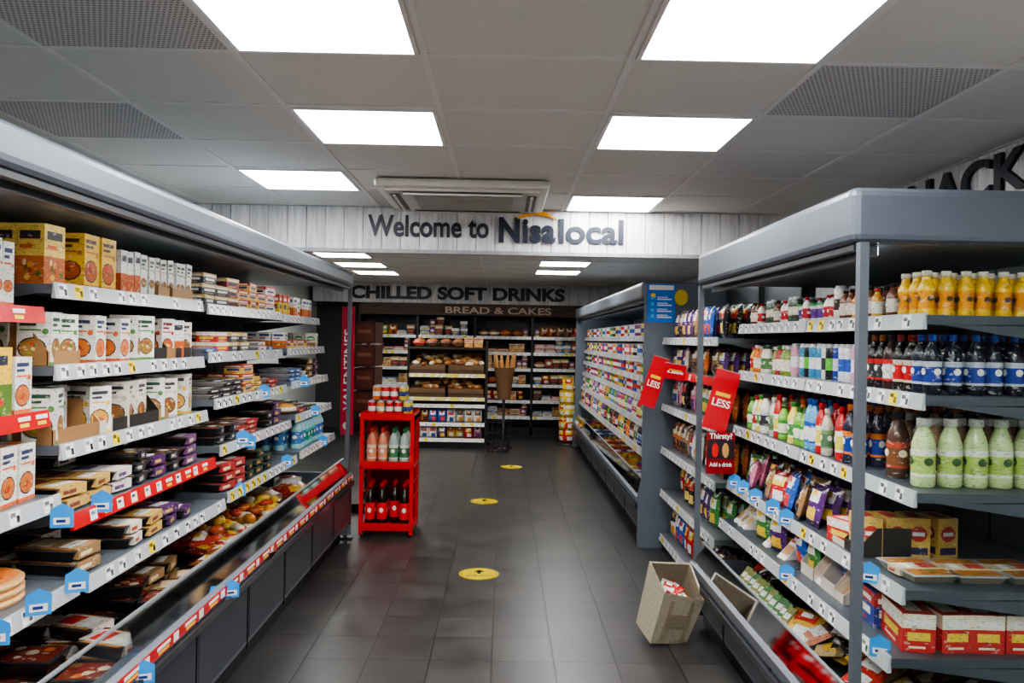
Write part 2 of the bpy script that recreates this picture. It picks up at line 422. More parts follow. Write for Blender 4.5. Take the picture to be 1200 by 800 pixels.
# ------------------------------------------------------------ shelf edge strips
def strip(mb, u0, u1, d, z, col=(196, 200, 203), labels=True, promo=False, hh=.045):
    mb.prism([(d - .012, z - hh), (d - .004, z + .006), (d + .002, z + .006), (d + .002, z - hh)], u0, u1, col, GLOSS)
    u = u0 + .02
    def q(a, b, t0, t1, c):
        def yy(t): return d - .012 + .008 * t - .0012
        mb.quad((a, yy(t0), z - hh + (hh + .006) * t0), (b, yy(t0), z - hh + (hh + .006) * t0), (b, yy(t1), z - hh + (hh + .006) * t1), (a, yy(t1), z - hh + (hh + .006) * t1), c, GLOSS)
    while u < u1 - .07:
        if promo:
            k = R.random()
            if k < .4: q(u, u + .045, .15, .85, (245, 245, 240)); q(u + .006, u + .03, .5, .7, (50, 50, 50))
            elif k < .75: q(u, u + .06, .55, .8, (240, 236, 230)); q(u + .005, u + .05, .2, .42, (240, 206, 70))
            u += R.uniform(.08, .12)
        elif labels and R.random() < .8:
            q(u, u + .052, .1, .92, (246, 246, 244) if R.random() < .88 else (245, 220, 60))
            q(u + .005, u + .03, .55, .8, (60, 60, 64)); q(u + .032, u + .048, .2, .6, (30, 30, 34))
            u += R.uniform(.075, .12)
        else: u += .09

def shelf(mb, u0, u1, d, dback, z, thick=.03, col=(120, 125, 130), stripcol=(196, 200, 203), promo=False, labels=True):
    mb.prism([(d, z - thick), (d, z), (dback, z), (dback, z - thick * .6), (d + .1, z - thick)], u0, u1, col, METAL)
    for u in (u0 + .004, u1 - .008):
        mb.prism([(d + .05, z - thick), (dback, z - thick), (dback, z - .12)], u, u + .004, col, METAL)
    strip(mb, u0, u1, d, z, stripcol, labels, promo)

DGREY = (68, 71, 77)
def multideck(name, side, X, ya, yb, zf, secs, canopy_z0, canopy_z1, depth=.92, end0='solid', end1='solid', body=(112, 117, 124), shelfcol=(104, 110, 117), canopy=(116, 123, 132)):
    L = yb - ya; B = base_m(side, X, ya, yb); root = empty(name)
    mb = MB(B)
    prof = [(.04, .1), (0, .15), (0, zf - .05), (-.012, zf - .045), (-.012, zf - .005), (0, zf), (.05, zf), (.06, zf - .02), (.07, zf - .12), (depth - .1, zf - .12), (depth - .1, canopy_z0 + .01), (depth, canopy_z0 + .01), (depth, .1)]
    mb.prism(prof, 0, L, body, METAL)
    mb.box(0, L, .07, depth - .02, 0, .1, (26, 26, 28), METAL)
    n = max(1, round(L / .62))
    for i in range(n):
        a = i * L / n
        mb.box(a + .02, a + L / n - .02, -.004, .002, .17, zf - .1, DGREY, METAL)
        mb.box(a + L / n - .006, a + L / n + .002, -.005, .004, .13, zf - .05, (30, 30, 32), METAL)
    mb.box(0, L, -.03, -.012, zf - .085, zf - .055, (50, 52, 56), GLOSS)
    k = 0.
    while k < L - .06:
        mb.box(k, k + .012, depth - .104, depth - .1, zf, canopy_z0, (52, 54, 58), METAL); k += .3
    mb.build('cabinet_body', parent=root)
    cb = MB(B); cb.box(-.0, L, 0, depth, canopy_z0, canopy_z1, canopy, METAL); cb.build('canopy', parent=root, bevel=.028)
    cl = MB(B); cl.box(.03, L - .03, .02, .05, canopy_z0 - .018, canopy_z0 - .001, (60, 62, 66), METAL)
    cl.box(.04, L - .04, .07, .1, canopy_z0 - .035, canopy_z0 - .001, (84, 88, 94), METAL)
    cl.build('canopy_lip', parent=root)
    led = MB(B); led.box(.05, L - .05, .1005, .106, canopy_z0 - .03, canopy_z0 - .004, WHITE)
    led.build('canopy_light_tube', [M_LED], root)
    sh = MB(B)
    for (y0, y1, sl) in secs:
        a, b = (y0 - ya, y1 - ya) if side < 0 else (yb - y1, yb - y0)
        for (z, xf, pr) in sl:
            shelf(sh, a + .008, b - .008, xf - X, depth - .11, z, .03, shelfcol, (190, 34, 40) if pr else (186, 190, 194), promo=pr)
        for uu in (a, b):
            sh.box(max(uu - .012, 0), min(uu + .012, L), depth - .125, depth - .1, zf - .12, canopy_z0, (44, 46, 50), METAL)
    sh.build('shelves', parent=root)
    gl = MB(B)
    gl.prism([(.012, zf), (.05, zf + .11), (.056, zf + .11), (.018, zf)], .02, L - .02, WHITE, GLASS)
    gl.build('front_glass_riser', parent=root)
    fr = MB(B)
    fr.prism([(.047, zf + .108), (.047, zf + .115), (.059, zf + .115), (.059, zf + .108)], .02, L - .02, (150, 154, 158), METAL)
    for e, u in ((end0, 0 if side < 0 else L), (end1, L if side < 0 else 0)):
        a, b = (u - .03, u) if u == 0 else (u, u + .03)
        if e == 'solid':
            fr.prism([(-.005, .0), (-.005, zf + .02), (.02, zf + .12), (.02, canopy_z1 - .02), (depth, canopy_z1 - .02), (depth, 0)], a, b, (104, 112, 122), METAL)
        elif e == 'glass':
            fr.prism([(-.005, .05), (-.005, zf), (depth, zf), (depth, .05)], a, b, body, METAL)
            fr.box(a, b, .015, .042, zf, canopy_z0, (96, 102, 110), METAL)
            fr.box(a, b, depth - .03, depth, zf, canopy_z0, (96, 102, 110), METAL)
            g2 = MB(B); m = (a + b) / 2
            g2.box(m - .003, m + .003, .042, depth - .03, zf, canopy_z0, WHITE, GLASS); g2.build('end_glass', parent=root)
    fr.build('end_frames', parent=root)
    return root

# ============================================================ ROOM
CZ = 2.44; XL, XR = -2.12, 2.19
XBL, XBR = -3.2, 2.6; YB = 13.6; YF = -3.0; YD = 5.4
def slab(name, x0, x1, y0, y1, z0, z1, mat, c=(255, 255, 255)):
    m = MB(); m.box(x0, x1, y0, y1, z0, z1, c, 0); return m.build(name, [mat])
M_WALL = plain('painted_wall', (214, 214, 212), .7)
M_DWALL = plain('dark_painted_wall', (70, 66, 64), .7)
slab('floor', XBL - .1, XBR + .1, YF - .1, YB + .1, -.08, 0, M_FLOOR)
slab('ceiling', XBL - .1, XBR + .1, YF - .1, YB + .1, CZ, CZ + .1, M_CEIL)
slab('wall_left', XL - .1, XL, YF, 6.15, 0, CZ, M_WALL)
slab('wall_left_rear', XBL - .1, XBL, 6.15, YB, 0, CZ, M_WALL)
slab('wall_left_return', XBL - .1, XL - .1, 6.05, 6.15, 0, CZ, M_WALL)
slab('wall_front', XL - .1, XR + .1, YF - .1, YF, 0, CZ, M_WALL)
slab('wall_back', XBL - .1, XBR + .1, YB, YB + .1, 0, CZ, M_DWALL)
slab('wall_right_rear', XBR, XBR + .1, 6.15, YB, 0, CZ, M_WALL)
slab('wall_right_return', XR + .1, XBR + .1, 6.05, 6.15, 0, CZ, M_WALL)
slab('wall_right', XR + .02, XR + .1, YF, 6.15, 0, CZ, M_WALL)
m = MB(); y = YF
while y < 6.1:
    w = .145; t = R.randint(225, 250)
    m.box(XR, XR + .02, y, y + w - .006, 0.05, CZ, (t, t, t), 0); y += w
m.build('trim_1', [M_PLANK])

gx = [-3.2, -2.65, -2.055, -1.455, -.86, -.265, .385, .985, 1.58, 2.18, 2.6]
gy = []
k = 3.07 - .578 * 10
while k < YB: gy.append(k); k += .578
m = MB()
for x in gx[1:-1]: m.box(x - .011, x + .011, YF, YB, CZ - .005, CZ, WHITE, 0)
for y in gy:
    if y > YF: m.box(XBL, XBR, y - .011, y + .011, CZ - .0045, CZ, WHITE, 0)
m.build('trim_2', [M_TBAR])
def panel(ix, iy):
    x0, x1 = gx[ix] + .014, gx[ix + 1] - .014; y0, y1 = gy[iy] + .014, gy[iy + 1] - .014
    r = empty('ceiling_light_panel')
    f = MB()
    f.box(x0, x0 + .014, y0, y1, CZ - .012, CZ - .0005, (235, 235, 235), METAL); f.box(x1 - .014, x1, y0, y1, CZ - .012, CZ - .0005, (235, 235, 235), METAL)
    f.box(x0 + .014, x1 - .014, y0, y0 + .014, CZ - .012, CZ - .0005, (235, 235, 235), METAL); f.box(x0 + .014, x1 - .014, y1 - .014, y1, CZ - .012, CZ - .0005, (235, 235, 235), METAL)
    f.build('frame', parent=r)
    d = MB(); d.box(x0 + .014, x1 - .014, y0 + .014, y1 - .014, CZ - .008, CZ - .0005, WHITE); d.build('diffuser', [M_PANEL], r)
for ix, iy in [(4, 8), (6, 8), (4, 10), (6, 10), (3, 12), (6, 13), (4, 6), (6, 6), (4, 4), (6, 4), (4, 2), (6, 2)]:  # pairs from overhead to behind the camera are unseen, added for extra illumination
    panel(ix, iy)
for ix, iy in [(2, 19), (2, 21), (2, 23), (6, 20), (6, 22), (2, 17), (6, 17)]:
    if iy + 1 < len(gy): panel(ix, iy)
for ix, iy in [(3, 8), (7, 9), (2, 10), (8, 7), (4, 13)]:
    m = MB(); m.box(gx[ix] + .013, gx[ix + 1] - .013, gy[iy] + .013, gy[iy + 1] - .013, CZ - .004, CZ - .0005, WHITE, 0)
    m.build('perforated_ceiling_tile', [M_PERF])

# bulkhead with planks and sign
m = MB(); m.box(XL, XR, YD + .02, YD + .14, 2.13, CZ - .001, (225, 225, 225), 0); m.build('trim_3', [M_WALL])
m = MB(); x = XL + .003
while x < XR - .02:
    w = .128; x1 = min(x + w - .005, XR - .003); t = R.randint(228, 254)
    m.box(x, x1, YD, YD + .02, 2.135, CZ - .008, (t, t, t), 0); x += w
m.box(XL, XR, YD - .012, YD, 2.125, 2.15, (170, 172, 176), 0)
m.build('bulkhead_plank_cladding', [M_PLANK])
def px(u, v, Y):  # photo measurement -> metric position on the plane at depth Y
    return (u - 590) * Y / 930, 1.55 + (398 - v) * Y / 930
NAVY = (26, 32, 50)
sg = empty('welcome_sign')
x0, z0 = px(430, 279, YD)
text('Welcome to', 'lettering', .2, (x0, YD - .006, z0), (PI / 2, 0, 0), NAVY, sg, .005, .004, width=.82)
x1, z1 = px(581, 283, YD)
text('Nisa', 'lettering_bold', .225, (x1, YD - .01, z1), (PI / 2, 0, 0), NAVY, sg, .01, .0085, width=.385, spacing=1.08)
text('local', 'lettering_light', .225, (x1 + .405, YD - .008, z1), (PI / 2, 0, 0), NAVY, sg, .006, .0055, width=.44)
m = MB(); vs = []; n = 14
for i in range(n + 1):
    t = i / n; xx = x1 + .13 + .27 * t; zz = z1 + .135 + .045 * math.sin(PI * (t * .8 + .1))
    w = .028 * math.sin(PI * min(1, .1 + t * .9))
    vs += [(xx, YD - .026, zz), (xx, YD - .026, zz + w + .002), (xx, YD - .008, zz), (xx, YD - .008, zz + w + .002)]
fs = []
for i in range(n): fs += [(4 * i, 4 * i + 4, 4 * i + 5, 4 * i + 1), (4 * i + 2, 4 * i + 3, 4 * i + 7, 4 * i + 6), (4 * i + 1, 4 * i + 5, 4 * i + 7, 4 * i + 3)]
m.add(vs, fs, (246, 170, 20), GLOSS); m.build('sun_arc', parent=sg)

sg = empty('snacks_wall_sign')
text('SNACKS', 'lettering', .25, (XR - .012, 4.45, 2.235), (PI / 2, 0, -PI / 2), (34, 38, 48), sg, .01, .006, width=1.3, spacing=1.05)
text('& TREATS', 'lettering', .25, (XR - .012, 2.95, 2.235), (PI / 2, 0, -PI / 2), (34, 38, 48), sg, .01, .006, width=1.5, spacing=1.05)

# air conditioner cassette
r = empty('air_conditioner_cassette')
m = MB(); ax0, ax1, ay0, ay1 = -.73, .24, 4.38, 5.2
m.box(ax0, ax1, ay0, ay1, CZ - .055, CZ - .008, (226, 224, 216), METAL); m.build('casing', parent=r, bevel=.012)
m = MB(); zb = CZ - .055
m.box(ax0 + .05, ax1 - .05, ay0 + .05, ay1 - .05, zb - .015, zb, (206, 202, 194), METAL)
for i in range(15):
    y = ay0 + .16 + i * .032
    m.box(ax0 + .2, ax1 - .2, y, y + .018, zb - .026, zb - .014, (170, 166, 158), METAL)
for (a, b, c, d) in [(ax0 + .15, ax1 - .15, ay0 + .065, ay0 + .12), (ax0 + .15, ax1 - .15, ay1 - .12, ay1 - .065)]:
    m.box(a, b, c, d, zb - .019, zb - .014, (60, 58, 56), METAL); m.box(a, b, c + .02, d - .02, zb - .03, zb - .021, (225, 222, 216), METAL)
for (a, b) in [(ax0 + .065, ax0 + .12), (ax1 - .12, ax1 - .065)]:
    m.box(a, b, ay0 + .15, ay1 - .15, zb - .019, zb - .014, (60, 58, 56), METAL); m.box(a + .02, b - .02, ay0 + .15, ay1 - .15, zb - .03, zb - .021, (225, 222, 216), METAL)
m.build('grille', parent=r)

for (sx, sy) in [(-.135, 5.24), (-.155, 7.59), (.125, 9.67)]:
    r = empty('floor_direction_sticker')
    m = MB(); m.fdisc(sx, sy, .132, .0015, (230, 204, 40), 32, GLOSS); m.fdisc(sx, sy, .12, .0018, (40, 38, 20), 32, GLOSS); m.fdisc(sx, sy, .116, .0021, (234, 208, 40), 32, GLOSS)
    z = .0026; K = (34, 32, 26)
    m.add([(sx - .012, sy + .0, z), (sx + .012, sy + .0, z), (sx + .012, sy + .05, z), (sx - .012, sy + .05, z)], [(0, 1, 2, 3)], K, GLOSS)
    m.add([(sx - .04, sy + .04, z), (sx + .04, sy + .04, z), (sx, sy + .09, z)], [(0, 1, 2)], K, GLOSS)
    m.build('disc', parent=r)
    text('ONE WAY', 'lettering', .05, (sx, sy - .06, .0026), (0, 0, 0), K, r, .0003, .0008, width=.17, align='CENTER')

# ============================================================ LEFT MULTIDECK
XC = 1.14
def S(*a): return [(z, x, p) for (z, x, p) in a]
A_sh = S((1.62, 1.44, True), (1.30, 1.42, True), (1.04, 1.38, False), (.775, 1.32, False))
B_sh = S((1.70, 1.42, False), (1.44, 1.41, False), (1.19, 1.39, False), (.97, 1.35, True), (.775, 1.30, False))
C_sh = S((1.69, 1.40, False), (1.46, 1.39, False), (1.24, 1.36, False), (1.02, 1.33, False), (.80, 1.29, False))
D_sh = S((1.68, 1.40, False), (1.47, 1.36, False), (1.26, 1.33, False), (1.05, 1.30, False), (.82, 1.27, False))
secs = [(0, 1.25, A_sh), (1.25, 2.5, A_sh), (2.5, 3.75, B_sh), (3.75, 5.0, C_sh), (5.0, 6.02, D_sh)]
LCAB = multideck('open_chiller_cabinet', -1, XC, 0, 6.02, .52, secs, 1.925, 2.035, end0='solid', end1='glass')
BL = base_m(-1, XC, 0)
m = MB(BL)
m.box(0.02, 6.0, -.016, -.0125, .475, .515, (176, 36, 42), GLOSS)
u = .1
while u < 5.9:
    m.box(u, u + .1, -.0175, -.0162, .497, .508, WHITE, GLOSS); m.box(u + .01, u + .09, -.0175, -.0162, .482, .491, (238, 190, 60), GLOSS); m.box(u + .13, u + .17, -.0175, -.0162, .48, .51, (235, 235, 235), GLOSS); u += .23
m.build('promotional_edge_strip', parent=LCAB)

OR = (210, 110, 56); GN = (88, 138, 72); RD = (186, 56, 50); YL = (228, 188, 70); PU = (96, 60, 108); BU = (54, 90, 156)
def mc(w, d, h, lst):
    return [sk('carton', w, d, h, b0, a, food=f, acc2=b, st=st) for a, f, b, st, b0 in lst]
MEALS = [(OR, (200, 116, 60), (50, 60, 90), 0, W2), (GN, (150, 114, 60), (40, 74, 50), 0, W2), (YL, (210, 160, 80), (60, 60, 70), 0, W2), ((180, 176, 166), (130, 90, 52), (50, 50, 56), 0, (224, 218, 206)), (RD, (180, 90, 54), (110, 36, 36), 0, W2), (W2, (190, 96, 50), (60, 60, 66), 3, W2), (GN, (170, 120, 60), (60, 60, 66), 0, (226, 222, 210)), (OR, (190, 90, 44), (90, 50, 30), 0, YL), (RD, (206, 124, 66), WHITE, 3, (196, 66, 54)), ]
meal_white = mc(.05, .13, .185, MEALS[:7])
def boxrow(name, base, u0, u1, d0, z, skus, h, rows=3, miss=.05):
    """upright cartons filed like books in shelf-ready cases"""
    mb = MB(); u = u0
    while u < u1 - .05:
        s = dict(R.choice(skus)); n = R.randint(2, 4); us = u
        for i in range(n):
            if u + s['w'] > u1: break
            if R.random() > miss:
                for r_ in range(rows):
                    s['h'] = h * R.uniform(.97, 1.02)
                    place(mb, base, s, u + s['w'] / 2, d0 + s['d'] / 2 + r_ * (s['d'] + .006) + R.uniform(0, .01), z + .001, R.uniform(-.06, .06), 0, R.choice([0, 0, .08, -.08]))
            u += s['w'] + .006
        if R.random() < .6: kraft_case(mb, base, us - .002, u, d0 - .002, d0 + .16, z, h)
        u += R.uniform(.005, .03)
    return mb.build(name)
soup = mc(.09, .1, .17, MEALS[:7] + MEALS[:4])
yell = mc(.11, .09, .19, [((190, 120, 50), (180, 90, 40), (90, 50, 30), 0, YL), (GN, (150, 100, 50), (50, 80, 40), 0, W2), (OR, (190, 110, 60), (60, 50, 46), 3, (232, 200, 110)), (GN, (160, 110, 60), (40, 70, 40), 0, (236, 230, 200))])
bluw = [sk('carton', .07, .1, .09, (232, 230, 220), (60, 74, 180), st=1, acc2=(230, 200, 50)), sk('carton', .07, .1, .09, (240, 222, 110), (60, 74, 170), st=2)]
fill('butter_cartons', BL, 1.3, 2.3, .33, .75, 1.62, bluw, stack=3, jit=.02)
boxrow('ready_meal_cartons', BL, 2.32, 2.48, .34, 1.62, meal_white, .2, 2)
fill('green_tea_cartons', BL, 1.3, 2.47, .31, .75, 1.30, [sk('carton', .2, .14, .16, (232, 180, 30), (40, 130, 70), acc2=(40, 130, 70), st=2), sk('carton', .16, .13, .2, YL, GN, food=(90, 120, 50), st=3), soup[0]], jit=.05)
fill('chilled_soup_cartons', BL, 1.3, 2.47, .28, .7, 1.04, soup, jit=.15, case=.6)
trays = [sk('tray', .15, .2, .036, (0, 0, 0), a, food=f, food2=g, acc2=b, sw=sw) for a, b, f, g, sw in [
    ((84, 48, 96), (206, 170, 100), (90, 54, 52), (200, 144, 80), .36), ((116, 76, 116), (232, 220, 170), (120, 76, 56), (206, 176, 110), .44), ((228, 222, 208), (180, 80, 54), (160, 100, 56), (210, 190, 130), .3), ((206, 170, 100), (120, 66, 46), (176, 116, 60), (224, 200, 140), .42),
    ((40, 62, 50), (210, 130, 60), (130, 76, 46), (120, 136, 60), .3), ((160, 56, 54), (236, 220, 180), (176, 130, 80), (222, 190, 130), .42), ((50, 50, 54), (190, 186, 176), (160, 114, 70), (90, 116, 56), .2), ((150, 120, 84), (230, 214, 180), (150, 96, 54), (206, 164, 100), .4), ((222, 220, 214), PU, (140, 90, 60), (210, 180, 120), .42)]]
fill('pizzas', BL, 1.3, 2.47, .22, .56, .775, [sk('pizza', .27, .27, .022, (0, 0, 0), (0, 0, 0))], stack=3, jit=1)
fill('ready_meal_cartons', BL, 2.52, 2.98, .31, .7, 1.70, yell + [dict(soup[0], h=.18)], jit=.12, facings=(1, 2))
boxrow('ready_meal_cartons', BL, 3.02, 3.72, .31, 1.70, meal_white, .165, 2, miss=.12)
fill('ready_meal_cartons', BL, 2.52, 3.7, .3, .7, 1.44, soup + [dict(yell[0], h=.18)], jit=.3, miss=.12, case=.7, hvar=.05)
fill('soup_cartons', BL, 2.52, 3.7, .28, .7, 1.19, soup, jit=.5, miss=.2, hvar=.06, case=.7)
fill('ready_meal_trays', BL, 2.52, 3.7, .24, .7, .97, trays, stack=3, jit=.15)
fill('ready_meal_trays', BL, 2.52, 3.7, .19, .7, .775, trays, stack=2, jit=.2)
cheese = [sk('carton', .16, .1, .05, c, a, st=1, acc2=b) for c, a, b in [((226, 190, 96), (176, 60, 52), (60, 60, 120)), ((186, 60, 56), (236, 226, 200), (232, 196, 76)), ((84, 120, 74), (228, 216, 166), (186, 70, 54)), ((134, 50, 56), (222, 190, 120), (40, 40, 60)), (W2, (90, 126, 180), (174, 70, 66)), ((60, 60, 66), (206, 180, 120), WHITE), ((216, 140, 70), WHITE, (60, 90, 60)), (W2, (200, 60, 56), (50, 50, 60))]]
ham = [sk('tray', .15, .2, .018, (0, 0, 0), a, food=f, food2=(226, 166, 148), acc2=b, tray=(150, 146, 142), sw=.42) for a, b, f in [((226, 222, 214), (184, 66, 64), (206, 144, 132)), ((160, 50, 54), (232, 210, 156), (196, 124, 106)), ((222, 188, 106), (126, 70, 50), (220, 200, 166)), ((64, 86, 64), (222, 196, 160), (200, 146, 124)), ((60, 58, 60), (220, 212, 196), (190, 116, 98)), ((70, 100, 150), WHITE, (200, 126, 108)), ((196, 116, 70), (238, 228, 204), (180, 106, 80))]]
veg = [sk('tray', .14, .18, .045, (0, 0, 0), a, food=f, food2=g, acc2=b, tray=tc, sleeve=sl, sw=.36) for a, b, f, g, sl, tc in [
    ((232, 230, 220), GN, (196, 134, 70), (110, 146, 66), True, (60, 62, 60)), ((72, 114, 72), (232, 226, 206), (156, 80, 50), (218, 190, 120), True, (60, 62, 60)), ((0, 0, 0), (0, 0, 0), (170, 114, 68), (224, 182, 112), False, (160, 158, 150)), ((0, 0, 0), (0, 0, 0), (130, 60, 50), (206, 190, 166), False, (40, 38, 40)), ((214, 190, 146), (130, 60, 50), (190, 142, 88), (226, 210, 160), True, (150, 120, 90)), ((226, 222, 214), RD, (196, 140, 78), (224, 190, 120), True, (40, 38, 40))]]
fill('cheese_packs', BL, 3.77, 4.97, .28, .7, 1.69, cheese, stack=3, jit=.1)
fill('cheese_packs', BL, 3.77, 4.97, .27, .7, 1.46, cheese + ham, stack=2, jit=.15)
fill('sliced_meat_packs', BL, 3.77, 4.97, .24, .7, 1.24, ham + cheese[:3], stack=3, jit=.15)
fill('sliced_meat_packs', BL, 3.77, 4.97, .21, .7, 1.02, ham + trays, stack=3, jit=.15)
fill('ready_meal_trays', BL, 3.77, 4.97, .17, .7, .80, trays + veg, stack=3, jit=.2)
mix = [sk('carton', .08, .08, .13, c, a, st=st, acc2=b) for c, a, b, st in [((66, 150, 90), (240, 240, 230), (232, 200, 66), 1), ((236, 232, 222), (76, 160, 104), (184, 64, 64), 2), ((228, 196, 80), (194, 76, 56), (60, 60, 60), 1), (W2, (184, 66, 62), (60, 60, 116), 3)]]
fill('chilled_dessert_cartons', BL, 5.03, 5.95, .28, .7, 1.68, mix, jit=.1)
fill('chilled_dessert_cartons', BL, 5.03, 5.95, .24, .7, 1.47, [dict(x, h=.1) for x in mix] + cheese, jit=.1)
fill('burger_packs', BL, 5.03, 5.95, .21, .7, 1.26, ham + trays, stack=3, jit=.15)
fill('pastry_packs', BL, 5.03, 5.95, .18, .7, 1.05, [sk('loaf', .13, .17, .07, (196, 140, 80), (214, 160, 90), acc2=(240, 236, 220))] + ham, stack=1, jit=.2)
water = [sk('bottle', .082, .082, .2, (130, 190, 200), (46, 126, 104), acc2=(76, 156, 144), cap=(44, 130, 104), logo=WHITE), sk('bottle', .082, .082, .2, (150, 196, 200), (70, 116, 168), cap=(54, 120, 186))]
fill('water_bottles', BL, 5.03, 5.95, .15, .7, .82, water, jit=.1)
fill('ready_meal_trays', BL, 1.2, 3.1, .09, .75, .40, [dict(s, h=.045) for s in veg + trays[2:4]], stack=2, jit=.35)
fill('ready_meal_trays', BL, 3.12, 3.7, .09, .75, .40, [dict(s, h=.045) for s in ham + trays + veg], stack=3, jit=.35)
m = MB()
for i in range(200):
    u, d = R.uniform(3.95, 4.95), R.uniform(.1, .6)
    z = .41 + R.uniform(0, .12) * (1 - abs(d - .35) * 2)
    m.T = BL @ T_((u, d, z)) @ RZ(R.uniform(0, 6))
    c = R.choice([(232, 156, 60), (222, 128, 50), (232, 186, 70), (196, 74, 46), (238, 206, 90), (196, 98, 50), (236, 226, 200)])
    ell(m, R.uniform(.03, .06), .028, .024, c, 8, 5, PRG)
m.build('chilled_snack_sausages')
m = MB()
for i in range(26):
    s = sk('pouch', R.uniform(.16, .24), .08, R.uniform(.2, .26), R.choice([(212, 160, 120), (224, 190, 160), (120, 96, 62), (196, 126, 70), (226, 216, 206), (176, 70, 60)]), R.choice([(236, 232, 222), (184, 86, 62)]), acc2=R.choice([WHITE, (232, 190, 80)]))
    m.T = BL @ T_((R.choice([R.uniform(3.82, 4.1), R.uniform(4.98, 5.8)]), R.uniform(.18, .42), .43 + R.random() * .05)) @ RZ(R.uniform(0, 6)) @ RX(-1.35)
    p_pouch(m, s)
m.build('chilled_snack_bags')

def wob(mb, X, side, y, z, sc=1.):
    mb.T = T_((side * X, y, z)) @ RZ(-side * R.uniform(.25, .5))
    w, h = .032 * sc, .075 * sc
    c = (60, 150, 220)
    vs = [(-w, 0, 0), (w, 0, 0), (w, 0, h * .75), (0, 0, h), (-w, 0, h * .75)]
    vs2 = [(a, .002, b2) for a, _, b2 in vs]
    mb.add(vs + vs2, [(0, 1, 2, 3, 4), (9, 8, 7, 6, 5)] + [(i, 5 + i, 5 + (i + 1) % 5, (i + 1) % 5) for i in range(5)], c, GLOSS)
    mb.patch(-w * .7, w * .7, h * .14, h * .42, -.001, WHITE, GLOSS); mb.patch(-w * .45, w * .35, h * .22, h * .34, -.0016, (40, 60, 120), GLOSS)
m = MB()
for (X, y, z) in [(1.33, 2.42, .955), (1.33, 2.66, .95), (1.28, 2.22, .76), (1.28, 2.42, .76), (1.29, 2.05, .74), (1.11, 3.3, .46), (1.11, 2.5, .45), (1.30, 4.1, .97), (1.35, 4.5, 1.2), (1.3, 3.95, .75), (1.3, 4.0, 1.0), (1.28, 4.75, .77), (1.27, 5.4, 1.01), (1.3, 5.2, 1.22), (1.26, 5.6, .78)]:
    wob(m, X, -1, y, z)
m.build('price_wobbler_tags', parent=LCAB)

# ============================================================ RIGHT MULTIDECK (near)
XA = 1.06
RA = S((1.65, 1.30, False), (1.40, 1.30, False), (1.10, 1.28, False), (.80, 1.25, False), (.59, 1.21, False))
RCAB = multideck('open_chiller_cabinet', 1, XA, 2.42, 4.36, .35, [(2.42, 3.38, RA), (3.38, 4.36, RA)], 1.865, 2.04, depth=1.0, end0='glass', end1='glass', body=(90, 94, 100), shelfcol=(78, 84, 92), canopy=(92, 98, 108))
BA = base_m(1, XA, 2.42, 4.36)
def ua(y): return 4.36 - y
yop = [sk('bottle', .056, .056, .145, c, l, cap=k, nk=.5, logo=lg) for c, l, k, lg in [((236, 190, 40), (226, 150, 30), (230, 226, 210), (80, 56, 30)), ((236, 186, 40), (70, 66, 60), (240, 240, 230), (230, 210, 60))]]
frappe = [sk('can', .056, .056, .14, (230, 226, 216), (70, 56, 50)), sk('can', .056, .056, .14, (110, 76, 54), (220, 210, 190)), sk('can', .06, .06, .13, (230, 230, 230), (170, 56, 72))]
small = [sk('bottle', .045, .045, .11, (232, 228, 220), (180, 56, 62), cap=(190, 46, 54)), sk('bottle', .045, .045, .11, (226, 164, 76), (232, 232, 222), cap=(206, 76, 56)), sk('pot', .07, .07, .08, (232, 232, 226), (100, 70, 134), cap=(74, 150, 94)), sk('pot', .07, .07, .08, W2, (72, 142, 84), cap=(184, 66, 62)), sk('bottle', .05, .05, .12, (110, 70, 50), (220, 210, 196), cap=(50, 36, 30)), sk('can', .05, .05, .12, (70, 90, 70), (226, 220, 200))]
fill('yoghurt_pots', BA, ua(4.3), ua(3.5), .27, .85, 1.65, small, facings=(1, 2), hvar=.03)
fill('iced_coffee_cans', BA, ua(3.48), ua(2.72), .27, .85, 1.65, frappe + small, facings=(1, 2))
fill('yoghurt_drink_bottles', BA, ua(2.7), ua(2.46), .27, .88, 1.65, yop, facings=(2, 3))
smooth_ = [sk('bottle', .052, .052, .14, c, l, cap=k, nk=.5) for c, l, k in [((212, 118, 50), (232, 226, 210), (240, 240, 240)), ((170, 50, 60), (232, 226, 210), (76, 136, 76)), ((230, 186, 82), (198, 68, 54), (198, 60, 54)), ((120, 144, 64), (232, 226, 210), (240, 240, 240)), ((226, 222, 210), (86, 126, 76), (56, 114, 64))]]
energy = [sk('can', .053, .053, .155, c, a) for c, a in [((46, 64, 138), (190, 195, 205)), ((216, 220, 226), (56, 90, 164)), ((34, 34, 38), (96, 176, 74)), ((178, 46, 50), (222, 202, 90)), ((210, 156, 180), (230, 230, 230)), ((64, 134, 168), (226, 226, 226)), ((206, 208, 210), (60, 60, 64))]]
dark = [sk('bottle', .06, .06, .19, c, l, cap=k, acc2=l2) for c, l, k, l2 in [((30, 20, 20), (190, 40, 46), (190, 40, 44), (210, 196, 180)), ((24, 22, 40), (40, 60, 140), (40, 76, 170), (190, 195, 205)), ((60, 34, 28), (220, 220, 215), (30, 30, 30), (190, 56, 56)), ((34, 20, 26), (60, 60, 66), (200, 120, 40), (190, 50, 50))]]
fill('smoothie_bottles', BA, ua(4.3), ua(3.72), .27, .85, 1.40, smooth_, facings=(1, 2), hvar=.05)
fill('energy_drink_cans', BA, ua(3.7), ua(2.95), .27, .85, 1.40, energy + [dark[0], dark[2]], facings=(1, 2))
fill('cola_bottles', BA, ua(2.93), ua(2.46), .27, .88, 1.40, dark, facings=(1, 2))
